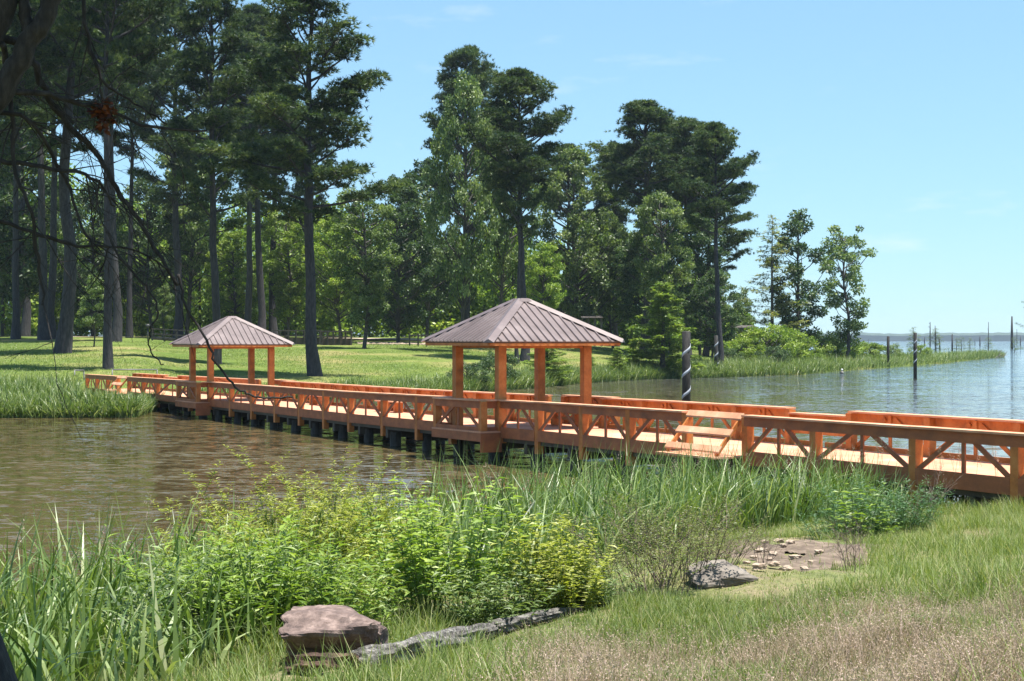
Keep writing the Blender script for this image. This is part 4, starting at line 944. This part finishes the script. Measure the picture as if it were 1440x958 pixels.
Yput(blueb[1], 'big_leaved_plant', 1240, 22.4, 'second lime big leaved plant, right of the first in the bluish shrubs', 'weed', None, .9, 2)
Yput(deadt, 'dead_weed', 1298, 25.5, 'grey dead weed standing against the right boardwalk post', 'weed', None, 1.35, 0)
Yput(deadt, 'dead_weed', 1200, 17.2, 'brown dead weed at the right of the stony dirt', 'weed', None, .9, 2)
Yput(deadt, 'dead_weed', 1075, 19.0, 'dead weed on the left edge of the stony dirt', 'weed', None, .8, 4)
Yput(deadt, 'dead_weed', 1140, 8.2, 'dark dead weed in the pink dry grass', 'weed', None, .42, 4)
sw = [(708, 862), (1128, 845), (1042, 870), (690, 900), (950, 862), (1228, 782), (1215, 760), (880, 905), (600, 935), (560, 925), (1285, 900), (1190, 890), (1060, 915), (1330, 860), (770, 930)]
lbs = ['small weed at the foot of the yellow leafy bush', 'small weed in the short grass below the stony dirt', 'small weed at the edge of the dry grass, centre right', 'small weed beside the fallen log', 'small weed below the grey slab rock', 'small weed right of the stony dirt', 'small weed behind the one right of the stony dirt', 'small weed in the dry grass right of the log', 'small weed in front of the log near the rock', 'small weed between log and red brown rock', 'small weed in the dry grass at lower right', 'small weed right of the dark dead weed', 'small weed in the dry grass near the bottom', 'small weed in the green grass at the far right', 'small weed in the dry grass below the log end']
for i, ((x, y), lb) in enumerate(zip(sw, lbs)): put(small, 'small_weed', x, y, lb, 'weed', 'small weeds on the near bank', rs.uniform(.45, .9), i)

# bare stony dirt: a thin sheet over the bank
V = []; F = []; nr, na = 8, 40; c0 = near_hit(1118, 786)
for i in range(nr+1):
    for k in range(na):
        a = 2*PI*k/na; r_ = (i/nr)*(1+.18*math.sin(a*3+1)+.12*math.sin(a*7)); x = c0.x+math.cos(a)*.98*r_; y = c0.y+math.sin(a)*2.3*r_; V.append((x, y, float(near_z(x, y))+.035*(1-(i/nr)**4)+rs.normal(0, .004)-(.02 if i == nr else 0)))
for i in range(nr):
    for k in range(na): F.append([i*na+k, (i+1)*na+k, (i+1)*na+(k+1)%na, i*na+(k+1)%na])
tag(link('dirt', fast_mesh('dirt', V, np.array(F[na:]), noisy('bare_brown_dirt', [(.06,.042,.028), (.12,.085,.058), (.21,.16,.115)], (1,1,1), 6, .95, 1, .03))), 'bare stony brown dirt', kind='structure')
# ------------------------------------------------------------ rocks, slab, stones, log
def rock_mesh(name, seed, dims, mat, cuts=10, sub=4, rough=.05):
    import bmesh
    bm = bmesh.new(); bmesh.ops.create_cube(bm, size=2); bmesh.ops.subdivide_edges(bm, edges=bm.edges[:], cuts=14, use_grid_fill=True)
    rs = np.random.RandomState(seed); pl = [(Vector(rnd_dirs(rs, 1)[0]), rs.uniform(.78, 1.12)) for i in range(cuts)]
    for v in bm.verts:
        p = v.co.copy()
        for n, d in pl:
            e = p.dot(n)-d
            if e > 0: p -= n*e
        f = mnoise.fractal(p*1.6+Vector((seed, 0, 0)), .8, 2.1, 5)*rough*1.4
        p = p*(1+f); v.co = Vector((p.x*dims[0], p.y*dims[1], p.z*dims[2]))
    me_ = bpy.data.meshes.new(name); bm.to_mesh(me_); bm.free(); me_.materials.append(mat); return me_
p = near_hit(468, 932)
r = link('boulder', rock_mesh('boulder', 9, (.37, .26, .20), M['rock'], 9, rough=.09)); r.location = (p.x, p.y+.15, p.z+.13); r.rotation_euler = (R(-1), 0, R(-6))
for v in r.data.vertices:
    if v.co.z < .08: f = 1-.75*min(1, (.08-v.co.z)/.16); v.co.y = v.co.y*f if v.co.y < 0 else v.co.y; v.co.x *= 1-.12*min(1, (.08-v.co.z)/.2)
tag(r, 'angular red brown rock with a flat sunlit top beside the fallen log', 'rock')
p = near_hit(1012, 822)
r = link('slab_rock', rock_mesh('slab_rock', 4, (.33, .26, .085), M['slab'], 9, rough=.07)); r.location = (p.x, p.y+.1, p.z+.10); r.rotation_euler = (R(6), R(-4), R(12)); tag(r, 'flat grey slab of rock below the stony dirt', 'rock')
p = near_hit(1372, 716)
r = link('pale_boulder', rock_mesh('pale_boulder', 6, (.42, .4, .14), M['white'], 8, rough=.06)); r.location = (p.x, p.y+.2, .72); r.data.materials[0] = M['stripe']; tag(r, 'pale bluish grey rock in the grass under the right end of the boardwalk', 'rock')
p = near_hit(670, 905)
# log: from the rotten stump end by the boulder, curving away to the right
pts_px = [(402, 948, .02), (440, 950, .03), (500, 946, .06), (560, 937, .075), (620, 920, .072), (690, 900, .062), (760, 880, .05), (822, 862, .03)]
pts = []
for (x, y, rad) in pts_px:
    q = near_hit(x, y); pts.append(q+Vector((0, 0, rad*1.1+.02)))
logr = empty('fallen_log', pts[2]); tag(logr, 'grey fallen log with furrowed bark lying behind the dry grass', 'log')
def log_tube(P, Rd, n=22, seed=1, amp=.22, sub=10):
    PP, RRr = [], []
    for i in range(len(P)-1):
        for j in range(sub): f = j/sub; PP.append(P[i].lerp(P[i+1], f)); RRr.append(Rd[i]*(1-f)+Rd[i+1]*f)
    PP.append(P[-1]); RRr.append(Rd[-1]); mb = MB(); mb.tube(PP, RRr, n)
    for i in range(len(PP)):
        for k in range(n):
            v = Vector(mb.v[i*n+k]); c = PP[i]; a = 2*PI*k/n
            f = 1+amp*.6*mnoise.noise(Vector((i*.07, math.cos(a)*1.5, math.sin(a)*1.5+seed)))+amp*1.1*mnoise.noise(Vector((i*.16, math.cos(a)*5, math.sin(a)*5+seed)))
            mb.v[i*n+k] = tuple(c+(v-c)*f)
    return mb
L0 = Vector(logr.location)
log_tube([q-L0 for q in pts[2:]], [t[2] for t in pts_px][2:], 40, 2, .55, 14).build('bark_trunk', M['logbark'], logr, True)
log_tube([pts[0]-L0+Vector((0,.0,.02)), pts[1]-L0+Vector((0,0,.03)), pts[2]-L0], [.05, .065, .05], 18, 7, .7, 10).build('rotten_end', M['rot'], logr, False)
rock0 = [rock_mesh('stone', 60+i, (.06, .05, .022), M['stone'], 8, rough=.12) for i in range(4)]
st = [(1070, 780), (1088, 784), (1102, 773), (1090, 800), (1068, 803), (1106, 806), (1118, 790), (1076, 768), (1140, 796), (1095, 766), (1152, 782), (1050, 798), (1082, 792), (1130, 806), (1060, 790), (1112, 768)]
for i, (x, y) in enumerate(st):
    q = near_hit(x, y); o = link('stone', rock0[i % 4]); o.location = q+Vector((0, 0, .055)); o.rotation_euler = (0, 0, i*1.1); s = rs.uniform(.6, 1.5); o.scale = (s, s, s)
    tag(o, 'pale stone lying in the stony dirt patch', 'stone', 'stones in the dirt patch')

# ------------------------------------------------------------ mooring posts, snags, marker
def spiral_post(px, ytop, ybot, rpx, label, Y=None, stripes=3):
    Y = Y or EYE*FPX/(ybot-478); r = rpx/FPX*Y; X = (px-720)/FPX*Y; zt = EYE+(478-ytop)/FPX*Y
    e = empty('mooring_post', (X, Y, 0)); tag(e, label, 'post', 'posts standing in the lake')
    mb = MB(); mb.tube([(0,0,-1.5),(0,0,zt-.03),(0,0,zt)], [r*1.05, r, r*.85], 14); mb.build('post', M['pile'], e, True)
    if stripes:
        mb = MB(); n = 60; tot = stripes*1.0; V = []; 
        for i in range(n+1):
            f = i/n; a = -f*tot*2*PI + 2.2; z = zt*.93-f*zt*.62; 
            for s_ in (-.5, .5): mb.v.append(((r*1.06+.004)*math.cos(a), (r*1.06+.004)*math.sin(a), z+s_*r*.85)); mb.n += 1
        for i in range(n): mb.q.append([2*i, 2*i+1, 2*i+3, 2*i+2])
        b_ = mb.build('spiral_band', M['stripe'], e, True); sm = b_.modifiers.new('s', 'SOLIDIFY'); sm.thickness = .008
    return e
spiral_post(965, 466, 620, 5.8, 'thick dark post with a grey spiral band right behind the boardwalk rail', Y=62, stripes=3)
spiral_post(1007, 472, 530, 2.8, 'leaning looking spiral banded post at the edge of the far reeds', stripes=2.5)
spiral_post(1287, 468, 533, 2.4, 'dark post in open water in front of the small cypress', stripes=3)
spiral_post(1249, 473, 517, 2.0, 'dark post at the edge of the point left of the small cypress', stripes=0)
def snag(px, ytop, ybot, rpx, label, Y=None, lean=0, br=0):
    Y = Y or EYE*FPX/(ybot-478); r = rpx/FPX*Y; X = (px-720)/FPX*Y; zt = EYE+(478-ytop)/FPX*Y; mb = MB()
    mb.tube([(0,0,-.5),(lean*zt*.5,0,zt*.5),(lean*zt,0,zt)], [r, r*.85, r*.5], 8)
    q = random.Random(px)
    for i in range(br):
        z = zt*q.uniform(.3, .95); a = q.uniform(0, 6.3); l = q.uniform(.4, 1.1); mb.tube([(lean*z,0,z),(lean*z+math.cos(a)*l,math.sin(a)*l,z+l*.4)], [r*.35, r*.1], 4, False)
    o = mb.build('dead_snag', M['bark_dark'], None, True); o.location = (X, Y, 0); tag(o, label, 'dead tree', 'dead trunks standing in the lake')
snag(1423, 445, 490, 2.0, 'thickest tall dead trunk in the lake near the right edge')
snag(1390, 453, 487, .7, 'needle thin tall dead trunk among small cypresses', br=4)
snag(1378, 473, 486.5, 1.0, 'short stump left of the needle thin dead trunk')
snag(1339, 470, 495, 1.3, 'dead trunk just behind the tip of the grassy point', br=2)
snag(1322, 474, 493.5, 1.1, 'slightly leaning short dead trunk behind the point', lean=-.08)
snag(1308, 453, 487, 1.0, 'tall thin snag left of its thin companion in open water', br=12)
snag(1315, 458, 486, .8, 'shorter thin companion snag in open water', br=10)
snag(1300, 474, 486, .8, 'small stump behind the small cypress')
snag(1435, 473, 486, .8, 'small stump at the very right edge')
snag(1209, 476, 486, .8, 'small stump right of the lone tree')
snag(1221, 477, 485, .5, 'tiniest stump right of the lone tree')
snag(1371, 477, 486, .5, 'tiny stump between the cypress tufts')
snag(1430, 463, 483, .6, 'thin stick beside the thickest dead trunk', br=1)
p = Vector(((1400-720)/FPX*318, 318, .1)); mb = MB()
for a, b in (((0,0,0),(1.6,0,.8)),((.7,0,.35),(1.3,.2,1.6)),((.2,0,0),(2.6,.3,.5)),((1.8,0,.5),(2.4,0,1.3))): mb.tube([a, b], [.07, .03], 5)
o = mb.build('driftwood', M['greywood'], None); o.location = p; tag(o, 'grey driftwood branch at the tip of the grassy point', 'driftwood')
# bird standing in the shallows: white headed dark body
Yb = EYE*FPX/(526-478.); Xb = (1184-720)/FPX*Yb; e = empty('water_bird', (Xb, Yb, 0)); tag(e, 'small white topped marker buoy floating off the reeds of the point', 'buoy'); e.name = 'marker_buoy'
mb = MB(); mb.tube([(0,0,-.1),(0,0,.12),(0,0,.30),(0,0,.36)], [.16,.2,.14,.06], 10); mb.build('float', M['greywood'], e, True)
mb = MB(); mb.tube([(0,0,.36),(0,0,.40),(0,0,.52),(0,0,.56)], [.06,.12,.11,.03], 10); mb.build('cap', M['white'], e, True)
# white boat-like skiff behind the point
Yb = 345; e = empty('rowing_boat', ((1350-720)/FPX*Yb, Yb, .05), .1); tag(e, 'pale low boat drawn up behind the grassy point', 'boat')
mb = MB(); mb.hexa([(-1.6,-.4,0),(1.4,-.4,0),(1.4,.4,0),(-1.6,.4,0),(-2.3,-.6,.75),(1.7,-.6,.6),(1.7,.6,.6),(-2.3,.6,.75)]); mb.build('hull', M['white'], e)
mb = MB(); mb.box(-2.0, 1.6, -.66, -.6, .62, .68); mb.build('gunwale', M['greywood'], e)

# ------------------------------------------------------------ lawn furniture: fences, terrace, shelter, lamp
M['fencewood'] = noisy('dark_fence_wood', [(.03,.026,.022), (.06,.05,.043), (.10,.088,.075)], (3,3,1), 3, .85, .4, .02)
def fence(px0, px1, Y, label, h=1.25, n=6, rails=(.55, 1.15), solid=None, Y1=None, zoff=0):
    Y1 = Y1 or Y; a = Vector(((px0-720)/FPX*Y, Y, 0)); b = Vector(((px1-720)/FPX*Y1, Y1, 0)); a.z = float(far_z(a.x, a.y))+zoff; b.z = float(far_z(b.x, b.y))+zoff
    e = empty('wooden_fence', a); tag(e, label, 'fence', None); d = b-a
    for i in range(n):
        q = d*(i/(n-1)); mb = MB(); mb.box(q.x-.09, q.x+.09, q.y-.09, q.y+.09, q.z-.4, q.z+h); mb.build('post', M['fencewood'], e)
    for z in rails: mb = MB(); mb.beam(Vector((0,-.12,z)), d+Vector((0,-.12,z)), .05, .14); mb.build('rail', M['fencewood'], e)
    if solid: mb = MB(); mb.beam(Vector((0,.12,solid/2)), d+Vector((0,.12,solid/2)), .10, solid); mb.build('plank_wall', M['under'], e)
fence(214, 282, 184, 'weathered wooden fence behind the distant gazebo, with a dark kerb below', 1.35, 5, (.7, 1.3), .3)
fence(382, 450, 178, 'wooden terrace fence left of the big dark pine trunk', 1.7, 7, (1.0, 1.6), .85)
fence(452, 494, 176, 'wooden terrace fence right of the big dark pine trunk', 1.7, 6, (1.0, 1.6), .85)
fence(576, 600, 180, 'short piece of post and rail fence near the larger gazebo roof', 1.4, 3, (.6, 1.2), None)
# park road: a pale sheet lying on the lawn crest
mr = noisy('pale_gravel_road', [(.30,.23,.18), (.40,.32,.26)], (1,1,1), 3, .9, .2)
V = []; ns = 60
for i in range(ns+1):
    px = -150+(780*i/ns); Y = 196+6*math.sin(i*.15)
    for q in (0, 5.5): X = (px-720)/FPX*(Y+q); V.append((X, Y+q, float(far_z(X, Y+q))+.14))
F = [[2*i, 2*i+1, 2*i+3, 2*i+2][::-1] for i in range(ns)]
tag(link('road', fast_mesh('road', V, np.array(F), mr)), 'pale road behind the lawn', kind='structure')
e = empty('stone_edging', ((555-720)/FPX*186, 186, 0)); z = float(far_z(e.location.x, 186)); e.location.z = z; tag(e, 'band of brown stones edging the road between the gazebos', 'stone edging', kind='stuff')
mb = MB()
for i in range(260):
    x = rs.uniform(-4.5, 4.5); y = rs.uniform(-2, 2); s = rs.uniform(.12, .3); zz_ = float(far_z(e.location.x+x, 186+y))-z
    mb.tube([(x,y,zz_-.1),(x,y,zz_+s*.2),(x+.02,y,zz_+s*.5)], [s, s*.9, s*.35], 6)
mb.build('edging_stone', M['stone'], e)['kind'] = 'stuff'
# lamp post on the lawn
Yl = 175; p = Vector(((208-720)/FPX*Yl, Yl, 0)); p.z = float(far_z(p.x, p.y)); e = empty('lamp_post', p); tag(e, 'short dark lamp post on the lawn left of the distant gazebo', 'lamp post')
mb = MB(); mb.tube([(0,0,-.2),(0,0,1.5)], [.07,.07], 8); mb.build('pole', M['darkmetal'], e, True)
mb = MB(); mb.tube([(0,0,1.5),(0,0,1.55),(0,0,1.85),(0,0,1.95)], [.08,.2,.26,.05], 10); mb.build('lamp_head', M['darkmetal'], e, True)
# picnic shelters
def shelter(px, Y, ztop, wpx, label, zb=None):
    X = (px-720)/FPX*Y; wd = wpx/FPX*Y; z = float(max(0, far_z(X, Y))) if zb is None else zb; e = empty('picnic_shelter', (X, Y, z)); tag(e, label, 'shelter', 'picnic shelters'); h = EYE+(478-ztop)/FPX*Y-z
    for i in (-1, -.33, .33, 1):
        for j in (-1, 1): mb = MB(); mb.box(i*wd*.45-.06, i*wd*.45+.06, j*1.2-.06, j*1.2+.06, -.5, h-.12); mb.build('post', M['greywood'], e)
    mb = MB(); mb.hexa([(-wd/2,-1.7,h-.35),(wd/2,-1.7,h-.35),(wd/2,1.7,h-.05),(-wd/2,1.7,h-.05),(-wd/2,-1.7,h-.25),(wd/2,-1.7,h-.25),(wd/2,1.7,h+.05),(-wd/2,1.7,h+.05)]); mb.build('roof', M['fencewood'], e)
    t = empty('picnic_table', (X, Y, z)); tag(t, 'dark picnic table under the '+label.split(' with')[0].replace('picnic shelter', 'shelter'), 'table', 'picnic tables')
    mb = MB(); mb.box(-wd*.38, wd*.38, -.4, .4, .72, .78); mb.build('table_top', M['under'], t)
    for s_ in (-1, 1):
        mb = MB(); mb.box(-wd*.38, wd*.38, s_*.75-.14, s_*.75+.14, .42, .47); mb.build('seat', M['under'], t)
        mb = MB(); mb.box(s_*wd*.25-.06, s_*wd*.25+.06, -.7, .7, -.1, .719); mb.build('leg', M['under'], t)
shelter(1046, 196, 458, 34, 'open picnic shelter with a flat roof on the rise behind the point bushes', 2.3)
shelter(832, 195, 444, 30, 'low picnic shelter with a flat roof partly hidden behind the larger gazebo roof', 3.4)
mb = MB()
# ------------------------------------------------------------ near overhanging tree, upper left
T0 = Vector((-2.75, 6.9, 1.6)); e = empty('overhanging_tree', T0); tag(e, 'dark near tree whose bare limbs and twigs hang across the upper left', 'tree')
def L_(v): return Vector(v)-T0
tk = MB(); tr_pts = [L_((-2.20, 6.9, 1.5)), L_((-2.31, 6.9, 2.1)), L_((-2.62, 6.9, 3.0)), L_((-2.75, 6.9, 4.5)), L_((-2.6, 6.9, 6.5)), L_((-2.4, 6.8, 9))]
tk.tube(tr_pts, [.22, .15, .13, .12, .10, .06], 12); tk.build('trunk', M['bark_dark'], e, True)
rb = random.Random(8); twg = MB()
def limb(pl, r0, r1, name='limb', sub=True, Y=6.5, mat='bark_dark'):
    P = [L_(at(x, y, Y+dy)) for x, y, dy in pl]; mb = MB()
    # smooth
    PP = []; n = 5
    for i in range(len(P)-1):
        p0 = P[max(i-1, 0)]; p1 = P[i]; p2 = P[i+1]; p3 = P[min(i+2, len(P)-1)]
        for k in range(n):
            t = k/n; PP.append(.5*((2*p1)+(-p0+p2)*t+(2*p0-5*p1+4*p2-p3)*t*t+(-p0+3*p1-3*p2+p3)*t**3))
    PP.append(P[-1]); PP = [q+Vector((rb.gauss(0,.004), rb.gauss(0,.004), rb.gauss(0,.004))) for q in PP]
    mb.tube(PP, [(1 if r0 > .025 else 1.2)*(r0+(r1-r0)*i/(len(PP)-1)) for i in range(len(PP))], 7); mb.build(name, M[mat], e, True)
    return PP
def twig(p, d, l, r, lvl):
    pts = [p]; q = p.copy(); d = d.normalized(); n = 6
    for i in range(n): d = (d+Vector((rb.gauss(0,.16), rb.gauss(0,.10), rb.gauss(0,.14)-.04))).normalized(); q = q+d*l/n; pts.append(q.copy())
    twg.tube(pts, [r*(1-i/(n+1)) for i in range(n+1)], 4, False)
    if lvl < 2:
        for k in range(rb.randint(1, 3)): i = rb.randint(1, n-1); twig(pts[i], d+Vector((rb.gauss(0,.7), rb.gauss(0,.4), rb.gauss(0,.6))), l*rb.uniform(.35, .65), r*.55, lvl+1)
limb([(-40, 190, 0), (5, 125, 0), (40, 60, 0), (62, 25, 0), (85, -30, 0)], .052, .036)
limb([(40, 45, 0), (36, 15, .0), (30, -20, 0)], .03, .02)
limb([(-20, 60, 0), (0, 20, 0), (8, -20, 0)], .06, .05)
A = [limb([(-10, 52, 0), (30, 64, .1), (55, 105, .2), (76, 150, .3), (110, 190, .4), (141, 224, .5), (172, 276, .5), (209, 334, .6), (250, 400, .6)], .016, .0068),
     limb([(250, 385, .6), (262, 430, .6), (290, 478, .6), (310, 520, .6), (338, 548, .6), (362, 558, .6), (412, 559, .6)], .0055, .0035),
     limb([(150, 325, .3), (172, 365, .3), (205, 402, .3), (222, 440, .3), (208, 470, .3), (214, 495, .3), (229, 514, .3)], .005, .0022),
     limb([(-10, 130, 0), (60, 132, .1), (110, 145, .2), (145, 152, .3), (200, 175, .3), (290, 185, .4)], .012, .004),
     limb([(118, -10, .3), (121, 40, .3), (135, 90, .3), (153, 122, .3), (190, 145, .4), (235, 175, .4)], .008, .003),
     limb([(5, 60, 0), (10, 110, .1), (18, 170, .1), (20, 230, .1), (45, 300, .1), (55, 380, .2), (62, 430, .2)], .011, .004),
     limb([(-10, 225, .2), (60, 235, .2), (130, 250, .2), (160, 290, .3)], .010, .004),
     limb([(-10, 310, .4), (60, 330, .4), (110, 345, .4), (180, 350, .5), (240, 380, .5)], .008, .003),
     limb([(-10, 160, .1), (40, 170, .1), (90, 250, .3), (120, 330, .3), (140, 360, .3)], .009, .003)]
for ai, P in enumerate(A):
    for k in range(0 if ai in (1, 2) else 10): i = rb.randint(3, len(P)-2); d = (P[i+1]-P[i]).normalized(); twig(P[i], d*.8+Vector((rb.gauss(0,.5), rb.gauss(0,.4), rb.gauss(-.1,.6))), rb.uniform(.2, .65), .0035, 0)
twg.build('twigs', M['bark_dark'], e)
rs2 = np.random.RandomState(4); c = np.array(L_(at(143, 155, 6.8))); pr = leaf_blob(rs2, 110, c, .045, .035, .02, t0=.4, tv=.3, flat=.8); pr2 = leaf_blob(rs2, 70, c+np.array([.015, 0, -.05]), .03, .03, .018, t0=.4, tv=.3, flat=1.2)
V, F, T = quads_from(*[np.concatenate([a, b]) for a, b in zip(pr, pr2)]); link('rusty_leaf_cluster', fast_mesh('rusty_leaf_cluster', V, F, M['rust_leaf'], T), e)
# its leafy crown above the camera shades the limbs
parts = []
for i in range(120):
    c = np.array([rs2.uniform(-4.2, -.6), rs2.uniform(4.6, 8.6), rs2.uniform(7.0, 9.4)])-np.array(T0)
    parts.append(leaf_blob(rs2, 260, c, .6, .14, .09, t0=.4, tv=.2, flat=.5, shell=.5))
P, D, S_, LL, WW, TT = [np.concatenate([p[k] for p in parts]) for k in range(6)]
V, F, T = quads_from(P, D, S_, LL, WW, TT); link('crown', fast_mesh('crown', V, F, M['leaf_dark'], T), e)
